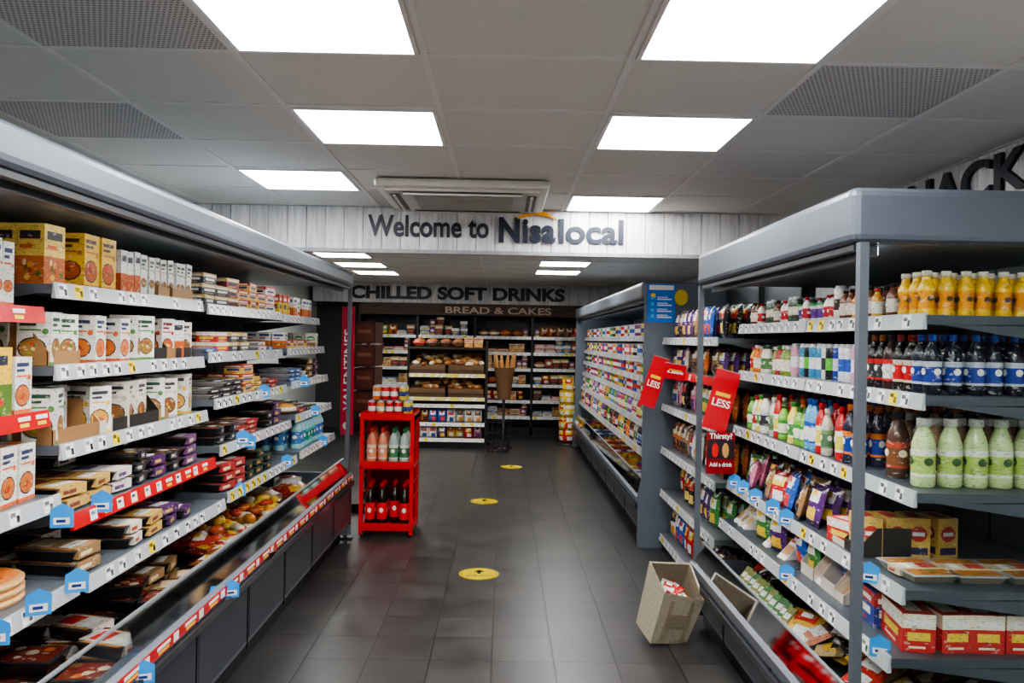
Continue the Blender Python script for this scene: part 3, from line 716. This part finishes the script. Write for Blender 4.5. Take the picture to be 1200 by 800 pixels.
juice = [sk('bottle', w_, w_, h_, c, l, cap=k, acc2=l2, nk=.42) for c, l, k, l2, h_, w_ in [((226, 138, 60), (222, 104, 50), (226, 112, 56), (238, 216, 140), .2, .06), ((188, 50, 50), (232, 212, 94), (192, 46, 46), (234, 234, 224), .21, .055), ((228, 212, 104), (82, 146, 76), (72, 142, 76), (240, 240, 230), .19, .065), ((124, 178, 80), (224, 232, 198), (66, 118, 56), (72, 142, 72), .17, .06), ((98, 160, 204), (230, 230, 240), (46, 90, 168), (46, 90, 168), .22, .055), ((134, 74, 146), (220, 220, 230), (112, 50, 126), (184, 92, 164), .2, .06), ((220, 102, 128), (240, 232, 232), (188, 54, 88), (238, 196, 206), .18, .06), ((232, 230, 222), (60, 60, 66), (40, 40, 40), (200, 200, 196), .2, .065), ((232, 160, 50), (60, 60, 60), (230, 230, 226), (230, 200, 76), .22, .058), ((226, 222, 206), (180, 56, 52), (180, 50, 50), (230, 226, 214), .18, .06), ((200, 196, 186), (90, 120, 90), (230, 230, 226), (120, 150, 110), .19, .05)]]
shake = [sk('bottle', .078, .078, h_, c, l, cap=k, acc2=l2, nk=.5, logo=lg) for c, l, k, l2, lg, h_ in [((230, 226, 196), (226, 210, 110), (235, 235, 230), (240, 240, 230), (90, 116, 50), .225), ((200, 214, 160), (176, 196, 110), (226, 226, 220), (230, 230, 220), (60, 90, 44), .22), ((124, 86, 66), (100, 60, 44), (66, 42, 32), (226, 210, 180), (236, 190, 100), .21), ((84, 58, 48), (120, 80, 54), (36, 34, 34), (176, 76, 60), (236, 220, 190), .225), ((156, 120, 96), (70, 50, 44), (220, 216, 210), (226, 220, 206), (226, 180, 76), .215)]]
blue = [sk('bottle', .066, .066, .225, (46, 84, 176), (40, 64, 146), cap=(196, 50, 50), acc2=(236, 236, 236)), sk('bottle', .066, .066, .225, (196, 60, 40), (196, 44, 44), cap=(226, 226, 226), acc2=(44, 64, 146)), sk('bottle', .066, .066, .225, (40, 40, 60), (44, 70, 150), cap=(230, 130, 50), acc2=(230, 130, 50))]
fill('juice_bottles', BA, ua(4.3), ua(3.2), .24, .8, 1.10, juice, facings=(1, 2))
fill('sports_drink_bottles', BA, ua(3.18), ua(2.86), .24, .8, 1.10, blue + [juice[1], juice[0]], facings=(1, 2))
fill('milkshake_bottles', BA, ua(2.84), ua(2.46), .26, .85, 1.10, shake, facings=(1, 1))
crc = [((184, 48, 50), (232, 208, 92), WHITE), ((90, 52, 112), (234, 234, 234), (232, 196, 80)), ((82, 144, 82), (234, 234, 224), (232, 202, 88)), ((228, 190, 76), (188, 60, 50), WHITE), ((54, 94, 170), (234, 234, 234), (212, 72, 68)), ((204, 116, 58), (238, 228, 190), (80, 48, 38)), ((40, 38, 44), (200, 70, 60), (232, 208, 120)), ((210, 130, 158), WHITE, (90, 52, 112)), ((230, 226, 216), (180, 62, 56), (56, 80, 140)), ((154, 120, 84), (230, 220, 200), (60, 50, 44)), ((226, 222, 214), (60, 60, 66), (210, 150, 70))]
crisps = [sk('pouch', .13, .055, .17, c, a, acc2=b) for c, a, b in crc]
sand = [sk('wedge', .07, .12, .12, W2, a, food=f) for a, f in [((72, 134, 80), (210, 176, 118)), ((182, 66, 62), (204, 156, 114)), ((230, 186, 80), (188, 150, 96)), ((66, 82, 138), (214, 186, 140))]]
fill('snack_bags', BA, ua(4.3), ua(3.1), .2, .5, .80, crisps, facings=(1, 1), tilt=-.25, jit=.5, hvar=.1)
redbx = [sk('carton', .15, .1, .09, (186, 52, 50), (236, 226, 206), st=1, acc2=(232, 200, 80)), sk('carton', .12, .08, .14, (224, 190, 110), (184, 60, 54), st=2, acc2=(60, 50, 90)), sk('carton', .13, .1, .12, (50, 66, 136), (186, 58, 54), st=1, acc2=WHITE), sk('carton', .1, .09, .13, (232, 226, 210), (186, 54, 54), st=3, food=(206, 150, 90), acc2=(186, 54, 54))]
fill('snack_cartons', BA, ua(3.08), ua(2.72), .22, .6, .80, redbx, jit=.3, case=.5, facings=(1, 1))
fill('pasty_packs', BA, ua(2.70), ua(2.46), .24, .85, .80, [sk('tray', .21, .15, .025, (0, 0, 0), (206, 190, 160), food=(186, 130, 74), food2=(160, 106, 56), tray=(140, 134, 122), acc2=(180, 60, 50), sw=.16)], stack=2, jit=.1)
fill('sandwich_packs', BA, ua(4.3), ua(3.5), .2, .55, .59, sand + crisps[:3], jit=.3, facings=(1, 2))
fill('snack_multipack_cartons', BA, ua(3.48), ua(2.9), .22, .7, .59, redbx + crisps[:5] + sand[:2], jit=.25, facings=(1, 1), case=.4)
fill('snack_multipack_cartons', BA, ua(2.88), ua(2.46), .22, .75, .59, [dict(x, w=.2, h=.12) for x in (redbx[0], redbx[2])] + crisps[:1], jit=.15, facings=(1, 1))
m = MB()
for i in range(11):
    m.T = BA @ T_((ua(3.45 + .062 * i), .115 + R.uniform(0, .02), .235)) @ RZ(.25) @ RX(-.75)
    s = sk('carton', .052, .03, .2, (232, 232, 222), R.choice([(84, 138, 74), (70, 116, 70), (130, 136, 72)]), st=1, acc2=R.choice([(200, 156, 96), (140, 90, 56)]))
    p_carton(m, s)
m.build('sandwich_packs')
m = MB()
for i in range(44):
    c = R.choice([(50, 46, 44), (186, 66, 58), (204, 180, 136), (230, 226, 216), (66, 58, 52), (222, 180, 90), (92, 118, 80), (210, 150, 126)])
    s = sk('pouch', R.uniform(.13, .18), .04, R.uniform(.17, .22), c, R.choice([WHITE, (184, 70, 60), (226, 190, 86)]), acc2=R.choice([WHITE, (60, 60, 60)]))
    m.T = BA @ T_((ua(R.uniform(2.5, 3.4) if i < 34 else R.uniform(4.05, 4.25)), R.uniform(.14, .5), .26 + R.random() * .08)) @ RZ(R.uniform(-.8, .8)) @ RX(-R.uniform(.9, 1.4))
    p_pouch(m, s)
m.build('cooked_meat_packs')
m = MB()
for (X, y, z) in [(1.24, 4.2, .79), (1.24, 4.05, .785), (1.24, 3.85, .78), (1.24, 3.6, .78), (1.23, 3.4, .775), (1.22, 2.6, .77), (1.21, 2.5, .565), (1.2, 3.3, .565)]:
    wob(m, X, 1, y, z, .95)
m.build('price_wobbler_tags', parent=RCAB)

# ============================================================ RIGHT SNACK GONDOLA
XG = 1.2; BG = base_m(1, XG, 4.42, 5.94); LG = 5.94 - 4.42
root = empty('snack_shelving_unit')
m = MB(BG)
m.box(0, LG, .5, .54, 0, 1.95, (84, 86, 92), METAL); m.box(0, LG, .02, .5, 0, .09, (50, 52, 56), METAL)
for u in (0, LG / 2 - .015, LG - .03): m.box(u, u + .03, .46, .5, 0, 1.95, (60, 62, 66), METAL)
gsh = [.12, .45, .77, 1.09, 1.35, 1.58]
for z in gsh:
    for a, b in ((0.005, LG / 2), (LG / 2, LG - .005)): shelf(m, a + .003, b - .003, .0, .5, z, .03, (110, 114, 120), (186, 40, 46) if z == 1.35 else (190, 192, 195), promo=(z == 1.35))
m.build('frame_and_shelves', parent=root)
for z in gsh:
    fill('crisp_packets', BG, .05, LG - .05, .05, .4, z, [dict(s, h=.2 if z != 1.35 else .17) for s in crisps], facings=(1, 2), tilt=-.08, jit=.2)

# ============================================================ RIGHT MULTIDECK (far)
XB = 1.04; YBF = 11.6
RB = S((1.60, 1.2, False), (1.42, 1.19, False), (1.26, 1.18, False), (1.1, 1.17, False), (.9, 1.15, False), (.68, 1.13, False))
multideck('open_chiller_cabinet', 1, XB, 6.0, YBF, .38, [(6.0, 7.4, RB), (7.4, 8.8, RB), (8.8, 10.2, RB), (10.2, YBF, RB)], 1.87, 2.01, depth=.95, end0='solid', end1='solid', body=(110, 116, 125), shelfcol=(150, 154, 160))
BB = base_m(1, XB, 6.0, YBF); LB = YBF - 6
cans = [sk('can', .064, .064, .115, c, a) for c, a in [((196, 34, 42), WHITE), ((54, 78, 160), (210, 70, 62)), ((218, 124, 50), WHITE), ((72, 144, 80), (232, 208, 90)), ((222, 192, 78), (54, 66, 136)), ((142, 60, 118), WHITE), ((40, 40, 44), (190, 190, 190)), ((226, 226, 224), (172, 54, 54)), ((200, 204, 210), (54, 88, 160))]]
for z, nm, pool in [(1.60, 'soft_drink_cans', cans), (1.42, 'soft_drink_cans', cans), (1.26, 'soft_drink_cans', cans), (1.1, 'soft_drink_cans', cans), (.9, 'soft_drink_bottles', [dict(s, h=.16) for s in juice]), (.68, 'soft_drink_bottles', [dict(s, h=.18) for s in juice + dark])]:
    xf = {1.60: 1.2, 1.42: 1.19, 1.26: 1.18, 1.1: 1.17, .9: 1.15, .68: 1.13}[z]
    fill(nm, BB, .05, LB - .05, xf - XB + .015, xf - XB + .3, z, pool, facings=(1, 4), maxrows=3)
fill('multipack_cartons', BB, .05, LB - .05, .09, .6, .26, [sk('carton', .2, .13, .17, c, a, st=2, acc2=b) for c, a, b in crc[:6]] + [dict(s, w=.2) for s in crisps[:4]], facings=(1, 1), jit=.2)
r = empty('safety_notice_poster')
m = MB(); m.box(1.075, 1.29, 5.958, 5.965, 1.70, 1.99, (36, 116, 200), GLOSS)
m.patch(1.09, 1.275, 1.945, 1.98, 5.957, (240, 240, 240), GLOSS); m.disc(1.12, 1.9, .02, .02, 5.957, (240, 210, 60), 10, GLOSS)
for i in range(4): m.patch(1.15, 1.26, 1.735 + i * .045, 1.745 + i * .045, 5.957, (225, 235, 245), GLOSS); m.patch(1.15, 1.23, 1.752 + i * .045, 1.758 + i * .045, 5.957, (225, 235, 245), GLOSS); m.disc(1.115, 1.748 + i * .045, .014, .014, 5.956, (90, 180, 230), 10, GLOSS)
m.build('board', parent=r)
m = MB(); m.disc(1.33, 1.89, .05, .06, 5.95, (216, 190, 60), 20, GLOSS); m.box(1.325, 1.335, 5.951, 5.965, 1.84, 1.94, (90, 90, 90)); m.build('yellow_disc_notice')

def flag(name, x, y, z, w, h, tilt, txt, col=(190, 36, 50)):
    r = empty(name)
    m = MB(T_((x, y, z)) @ RY(tilt)); m.box(-w / 2, w / 2, 0, .004, -h / 2, h / 2, col, GLOSS)
    m.box(-w * .3, w * .3, -.001, 0, h * .07, h * .13, (240, 200, 60), GLOSS)
    m.cyl((-w / 2, .004, h / 2), (w / 2, .004, h / 2), .004, (150, 150, 150))
    m.build('board', parent=r)
    t = text(txt, 'lettering', h * .17, (0, 0, 0), (0, 0, 0), (245, 245, 240), r, .0008, .001, width=w * .74, align='CENTER')
    t.matrix_local = T_((x, y, z)) @ RY(tilt) @ T_((0, -.003, -h * .1)) @ RX(PI / 2) @ Matrix.Scale(t.scale.x, 4, (1, 0, 0))
flag('promotional_hanging_board', 1.07, 5.6, 1.27, .12, .36, .3, 'LESS')
flag('promotional_hanging_board', 1.19, 4.30, 1.24, .135, .33, .25, 'LESS')
flag('promotional_hanging_board', 1.12, 5.15, 1.36, .14, .1, .15, 'LESS')
r = empty('meal_deal_notice')
m = MB(); m.box(1.085, 1.235, 4.19, 4.195, .86, 1.08, (130, 26, 32), GLOSS)
m.box(1.09, 1.23, 4.187, 4.19, .94, 1.04, (40, 34, 40), GLOSS); m.disc(1.13, .985, .018, .04, 4.186, (200, 40, 40), 10, GLOSS); m.disc(1.185, .985, .018, .04, 4.186, (190, 150, 90), 10, GLOSS)
m.box(1.17, 1.18, 4.195, 4.3, 1.05, 1.06, (140, 140, 140), METAL); m.build('board', parent=r)
text('Thirsty?', 'lettering', .04, (1.16, 4.186, 1.047), (PI / 2, 0, 0), (245, 245, 245), r, .0005, .0006, width=.12, align='CENTER')
text('Add a drink', 'lettering', .03, (1.16, 4.186, .9), (PI / 2, 0, 0), (245, 245, 245), r, .0005, .0004, width=.12, align='CENTER')

# jute tote
r = empty('jute_shopping_bag')
BT = T_((.85, 4.14, .03)) @ RZ(.3) @ RX(.3) @ RY(.12)
m = MB(BT)
w, d, h, t = .125, .1, .36, .008
pb = [(-w * .85, -d * .85), (w * .85, -d * .85), (w * .85, d * .85), (-w * .85, d * .85)]
pt = [(-w, -d), (w, -d), (w, d), (-w, d)]
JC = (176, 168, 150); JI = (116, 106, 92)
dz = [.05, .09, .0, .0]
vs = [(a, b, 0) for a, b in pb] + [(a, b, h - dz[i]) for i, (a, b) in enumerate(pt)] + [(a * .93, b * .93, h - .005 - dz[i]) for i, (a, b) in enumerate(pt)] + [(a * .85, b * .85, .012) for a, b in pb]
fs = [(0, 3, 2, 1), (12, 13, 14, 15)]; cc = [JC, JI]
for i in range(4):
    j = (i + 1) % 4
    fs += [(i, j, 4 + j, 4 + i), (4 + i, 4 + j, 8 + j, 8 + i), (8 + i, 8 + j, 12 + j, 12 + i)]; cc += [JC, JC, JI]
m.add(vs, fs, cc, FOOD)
for sx in (-.06, .06):
    m.box(sx - .01, sx + .01, -d * .93 - .008, -d * .9 - .002, h * .1, h * .72, (150, 140, 120), FOOD)
m.box(-w * .5, w * .5, -d * .93 - .009, -d * .9 - .004, h * .3, h * .5, (140, 130, 112), FOOD)
m.build('bag_body', parent=r)
m = MB(BT)
for i in range(7):
    m.T = BT @ T_((R.uniform(-.05, .05), R.uniform(-.04, .04), .16 + i * .012)) @ RZ(R.uniform(0, 3)) @ RX(.7 + R.random())
    p_pouch(m, sk('pouch', .09, .03, .09, R.choice([(236, 196, 70), (196, 50, 46), (226, 222, 210), (210, 120, 50)]), R.choice([(190, 50, 46), WHITE])))
m.build('snack_packets', parent=r)

# ============================================================ RED DRINKS STAND
r = empty('red_drinks_display_stand')
m = MB(); x0, x1, y0, y1 = -1.10, -.68, 6.16, 6.56; RED = (204, 34, 42)
for x in (x0, x1 - .03):
    for y in (y0, y1 - .03): m.box(x, x + .03, y, y + .03, 0.02, .95, RED, GLOSS)
for z in (.05, .53, .91):
    m.box(x0, x1, y0, y1, z, z + .03, RED, GLOSS)
for z in (.09, .57): m.box(x0, x1, y0 - .004, y0 + .006, z - .03, z + .02, RED, GLOSS)
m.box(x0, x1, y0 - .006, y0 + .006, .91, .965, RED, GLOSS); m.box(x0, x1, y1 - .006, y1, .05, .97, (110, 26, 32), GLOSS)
for x in (x0, x1 - .008):
    m.box(x, x + .008, y0, y1, .91, .965, RED, GLOSS)
    for z in (.3, .42, .7, .8): m.box(x, x + .008, y0 + .03, y1 - .03, z, z + .015, RED, GLOSS)
for x in (x0 + .03, x1 - .03):
    for y in (y0 + .03, y1 - .03): m.T = T_((x, y, 0)); m.rev([(.02, 0), (.022, .05)], [(30, 30, 30)], 10)
m.T = Matrix.Identity(4)
m.build('frame', parent=r)
BS = base_m(0, x0, y0)
cola = [sk('bottle', .084, .084, .33, (30, 14, 12), (224, 26, 36), acc2=(224, 26, 36), cap=(214, 26, 36), logo=(250, 245, 245), pl=1, nk=.3)]
fill('cola_bottles', BS, .036, .40, .012, .36, .08, cola, facings=(4, 4), miss=0)
lem = [sk('bottle', .082, .082, .28, (206, 130, 104), (226, 150, 116), cap=(204, 74, 60), acc2=(230, 200, 180), pl=1, nk=.3), sk('bottle', .082, .082, .28, (166, 186, 176), (80, 130, 92), cap=(56, 124, 74), acc2=(210, 214, 212), pl=1, nk=.3)]
m = MB()
for i in range(4):
    for j in range(3): place(m, BS, lem[0] if i < 2 else lem[1], .085 + i * .085, .06 + j * .09, .561, 0)
m.build('lemonade_bottles')
m = MB()
for k in range(2):
    for i in range(5 - k):
        for j in range(3): place(m, BS, [cans[0], cans[2], cans[0], cans[0], cans[4]][(i + k) % 5], .08 + (i + k * .5) * .068, .07 + j * .07, .941 + k * .117, 0)
m.build('soft_drink_cans')

r = empty('valentines_banner')
m = MB(); m.box(-1.235, -1.14, 6.075, 6.085, .80, 1.78, (170, 36, 60), GLOSS); m.box(-1.2, -1.17, 6.085, 6.1, .02, 1.78, (120, 120, 120), METAL); m.box(-1.24, -1.13, 6.06, 6.12, 0, .02, (60, 60, 60), METAL)
m.disc(-1.188, .87, .03, .03, 6.074, (230, 200, 210), 12, GLOSS); m.build('board', parent=r)
t = text('VALENTINES', 'lettering', .075, (0, 0, 0), (0, 0, 0), (240, 226, 230), r, .0006, .001, width=.62, align='CENTER')
t.matrix_local = T_((-1.163, 6.073, 1.3)) @ RX(PI / 2) @ RZ(PI / 2) @ Matrix.Scale(t.scale.x, 4, (1, 0, 0))
r = empty('greeting_card_rack')
m = MB(); m.box(-1.33, -1.12, 7.0, 7.5, 0, .08, (40, 34, 34), METAL); m.box(-1.24, -1.21, 7.2, 7.24, .08, 1.7, (60, 50, 48), METAL)
for i in range(4):
    z = .88 + i * .205
    m.box(-1.33, -1.13, 7.02, 7.45, z, z + .19, (80, 40, 36), METAL); m.patch(-1.31, -1.15, z + .02, z + .17, 7.018, (104, 56, 46), METAL); m.patch(-1.29, -1.17, z + .09, z + .12, 7.016, (150, 100, 80), METAL)
m.build('rack', parent=r)

# ============================================================ BACK SHELVING
YS = 12.95
BW = base_m(0, -2.35, YS)
r = empty('bakery_gondola_shelving')
m = MB(BW); LW = 4.7
m.box(0, LW, .5, .54, 0, 1.92, (34, 32, 32), METAL); m.box(0, LW, .02, .5, 0, .12, (30, 30, 30), METAL)
n = 5
bsh = [.3, .56, .82, 1.08, 1.34, 1.6]
for i in range(n + 1): m.box(i * LW / n - .02, i * LW / n + .02, .02, .5, 0, 1.92, (34, 33, 34), METAL)
for z in bsh:
    for i in range(n): shelf(m, i * LW / n + .02, (i + 1) * LW / n - .02, 0, .5, z, .03, (50, 50, 52), (206, 208, 206), hh=.045) if False else shelf(m, i * LW / n + .02, (i + 1) * LW / n - .02, 0, .5, z, .03, (50, 50, 52), (206, 208, 206))
m.build('frame_and_shelves', parent=r)
breads = [sk('loaf', .18, .15, .12, (190, 130, 76), (160, 100, 58), acc2=c) for c in [(214, 120, 56), (228, 222, 206), (176, 60, 54), (90, 60, 50), (226, 192, 90), (210, 156, 96)]]
cakes = [sk('carton', w_, .12, h_, c, a, st=st_, acc2=b, food=(200, 146, 84)) for c, a, b, w_, h_, st_ in [((216, 186, 174), (176, 70, 70), WHITE, .17, .07, 1), ((212, 188, 144), (120, 66, 46), (176, 66, 56), .12, .14, 3), ((222, 222, 216), (80, 110, 160), (210, 176, 86), .15, .08, 1), ((170, 58, 54), (230, 220, 190), (60, 40, 30), .1, .15, 2), ((196, 168, 126), (170, 66, 46), (60, 96, 60), .19, .06, 1), ((110, 56, 92), (216, 200, 210), (226, 190, 100), .09, .13, 2), ((60, 96, 150), WHITE, (220, 180, 76), .12, .12, 1), ((60, 46, 40), (200, 170, 110), (180, 60, 50), .13, .16, 1)]]
for i, z in enumerate(bsh):
    for j in range(n):
        k = (i + 2 * j) % 3
        pool = breads[:3] + cakes if k == 0 else (cakes if k == 1 else cakes + crisps)
        fill({0: 'bread_loaves', 1: 'cake_boxes', 2: 'snack_packs'}[k], BW, j * LW / n + .04, (j + 1) * LW / n - .04, .03, .4, z, pool, jit=.15, stack=1 if k != 1 else 2, maxrows=2, facings=(1, 2), hvar=.05)
r = empty('bread_and_cakes_fascia')
m = MB(); m.box(-2.35, 2.2, YS - .04, YS + .5, 1.93, 2.115, (255, 255, 255), 0); m.build('board', [M_DARKWOOD], r)
xx, zz = px(522, 368, YS)
text('BREAD & CAKES', 'lettering', .15, (xx - .02, YS - .046, 1.965), (PI / 2, 0, 0), (200, 176, 156), r, .004, .003, width=1.72)
r = empty('chilled_soft_drinks_sign')
m = MB(); x = -3.1
while x < 2.3:
    t_ = R.randint(205, 240); m.box(x, x + .155, YS - .06, YS + .02, 2.12, CZ - .008, (t_, t_, t_), 0); x += .16
m.build('planks', [M_PLANK], r)
text('CHILLED SOFT DRINKS', 'lettering', .27, (-2.49, YS - .068, 2.19), (PI / 2, 0, 0), (44, 44, 52), r, .008, .012, width=3.47)

BX = base_m(0, -1.35, 11.2)
r = empty('bakery_display_unit'); m = MB(BX)
for u in (0, 1.1): m.box(u, u + .03, 0, .5, 0, 1.52, (40, 36, 34), METAL)
m.box(.03, 1.1, .48, .5, 0, 1.52, (44, 38, 36), METAL); m.box(.03, 1.1, .02, .48, 0, .1, (30, 30, 30), METAL)
for z in (.14, .36, .62): shelf(m, .03, 1.1, 0, .48, z, .03, (60, 60, 62), (220, 220, 216))
for z in (.72, 1.05):
    for u in (.04, .58):
        m.prism([(-.02, z), (-.02, z + .1), (.46, z + .28), (.46, z + .12)], u, u + .5, (80, 58, 42), FOOD)
        m.prism([(-.03, z + .06), (-.03, z + .12), (0, z + .13), (0, z + .07)], u, u + .5, (100, 74, 52), FOOD)
    strip(m, .03, 1.1, -.03, z, (200, 190, 120))
m.box(.03, 1.1, -.01, .48, 1.40, 1.43, (60, 50, 44), METAL)
m.build('frame', parent=r)
fill('crisp_packets', BX, .06, 1.07, .02, .3, .14, [dict(s, h=.17, w=.12) for s in crisps], jit=.1)
fill('crisp_packets', BX, .06, 1.07, .02, .3, .36, [dict(s, h=.19, w=.12) for s in crisps], jit=.1)
m = MB()
for z in (.72, 1.05):
    for i in range(40):
        u = R.uniform(.08, 1.04); d = R.uniform(.02, .4)
        m.T = BX @ T_((u, d, z + .09 + d * .375)) @ RZ(R.uniform(0, 3)); ell(m, .08, .04, .035, R.choice([(166, 114, 66), (146, 96, 54), (196, 154, 100), (126, 84, 50), (216, 206, 186)]), 8, 5)
m.build('bread_rolls', parent=r)
fill('bread_loaves', BX, .06, 1.07, .03, .4, 1.43, breads[:4] + cakes[:2], jit=.2)
r = empty('baguette_stand'); m = MB(T_((.02, 11.3, 0)))
m.rev([(.13, 0), (.13, .02), (.02, .03), (.02, .7)], [(50, 46, 44)], 12, METAL)
m.T = T_((.02, 11.3, .7)); m.rev([(.09, 0), (.15, .45), (.155, .46), (.12, .44)], [(110, 84, 58)], 14, FOOD)
for i in range(10):
    a = i * .63; m.T = T_((.02 + .07 * math.cos(a), 11.3 + .07 * math.sin(a), .85)) @ RY(.16 * math.cos(a)) @ RX(-.16 * math.sin(a)); ell(m, .03, .03, .26, (180, 134, 84), 8, 6)
m.build('basket', parent=r)
r = empty('wire_basket_bin'); m = MB()
cx, cy = -.05, 10.95
for i in range(12):
    a = 2 * PI * i / 12
    m.cyl((cx + .14 * math.cos(a), cy + .14 * math.sin(a), 0), (cx + .17 * math.cos(a), cy + .17 * math.sin(a), .42), .006, (40, 40, 42), 6)
for z, rr in ((.02, .14), (.15, .15), (.28, .16), (.42, .17)):
    for i in range(16):
        a, b = 2 * PI * i / 16, 2 * PI * (i + 1) / 16
        m.cyl((cx + rr * math.cos(a), cy + rr * math.sin(a), z), (cx + rr * math.cos(b), cy + rr * math.sin(b), z), .005, (40, 40, 42), 6)
m.build('wire_frame', parent=r)
r = empty('hanging_snack_display'); m = MB()
m.T = T_((.98, 11.9, 0)); m.rev([(.16, 0), (.16, .02), (.015, .03), (.015, 1.0)], [(60, 60, 60)], 12, METAL)
for i in range(34):
    a = R.uniform(0, 6.28); z = .04 + (i // 8) * .19
    m.T = T_((.98 + .1 * math.cos(a), 11.9 + .1 * math.sin(a), z)) @ RZ(a + PI / 2)
    p_pouch(m, sk('pouch', .16, .06, .2, *[R.choice([(240, 204, 40), (240, 204, 40), (206, 50, 40), (240, 220, 80)]), R.choice([(206, 40, 40), WHITE, (240, 210, 60)])]))
m.build('display', parent=r)

# ------------------------------------------------------------ world + camera
w = bpy.data.worlds.new('world'); scene.world = w; w.use_nodes = True
w.node_tree.nodes['Background'].inputs[0].default_value = (.6, .65, .7, 1); w.node_tree.nodes['Background'].inputs[1].default_value = .2
cam = bpy.data.cameras.new('camera'); co = bpy.data.objects.new('camera', cam); COL.objects.link(co)
cam.sensor_width = 36; cam.lens = 930 / 1200 * 36; cam.clip_start = .05
co.matrix_world = T_((0, 0, 1.55)) @ RZ(-.0107) @ RX(PI / 2 - .0022) @ RZ(.018)
scene.camera = co
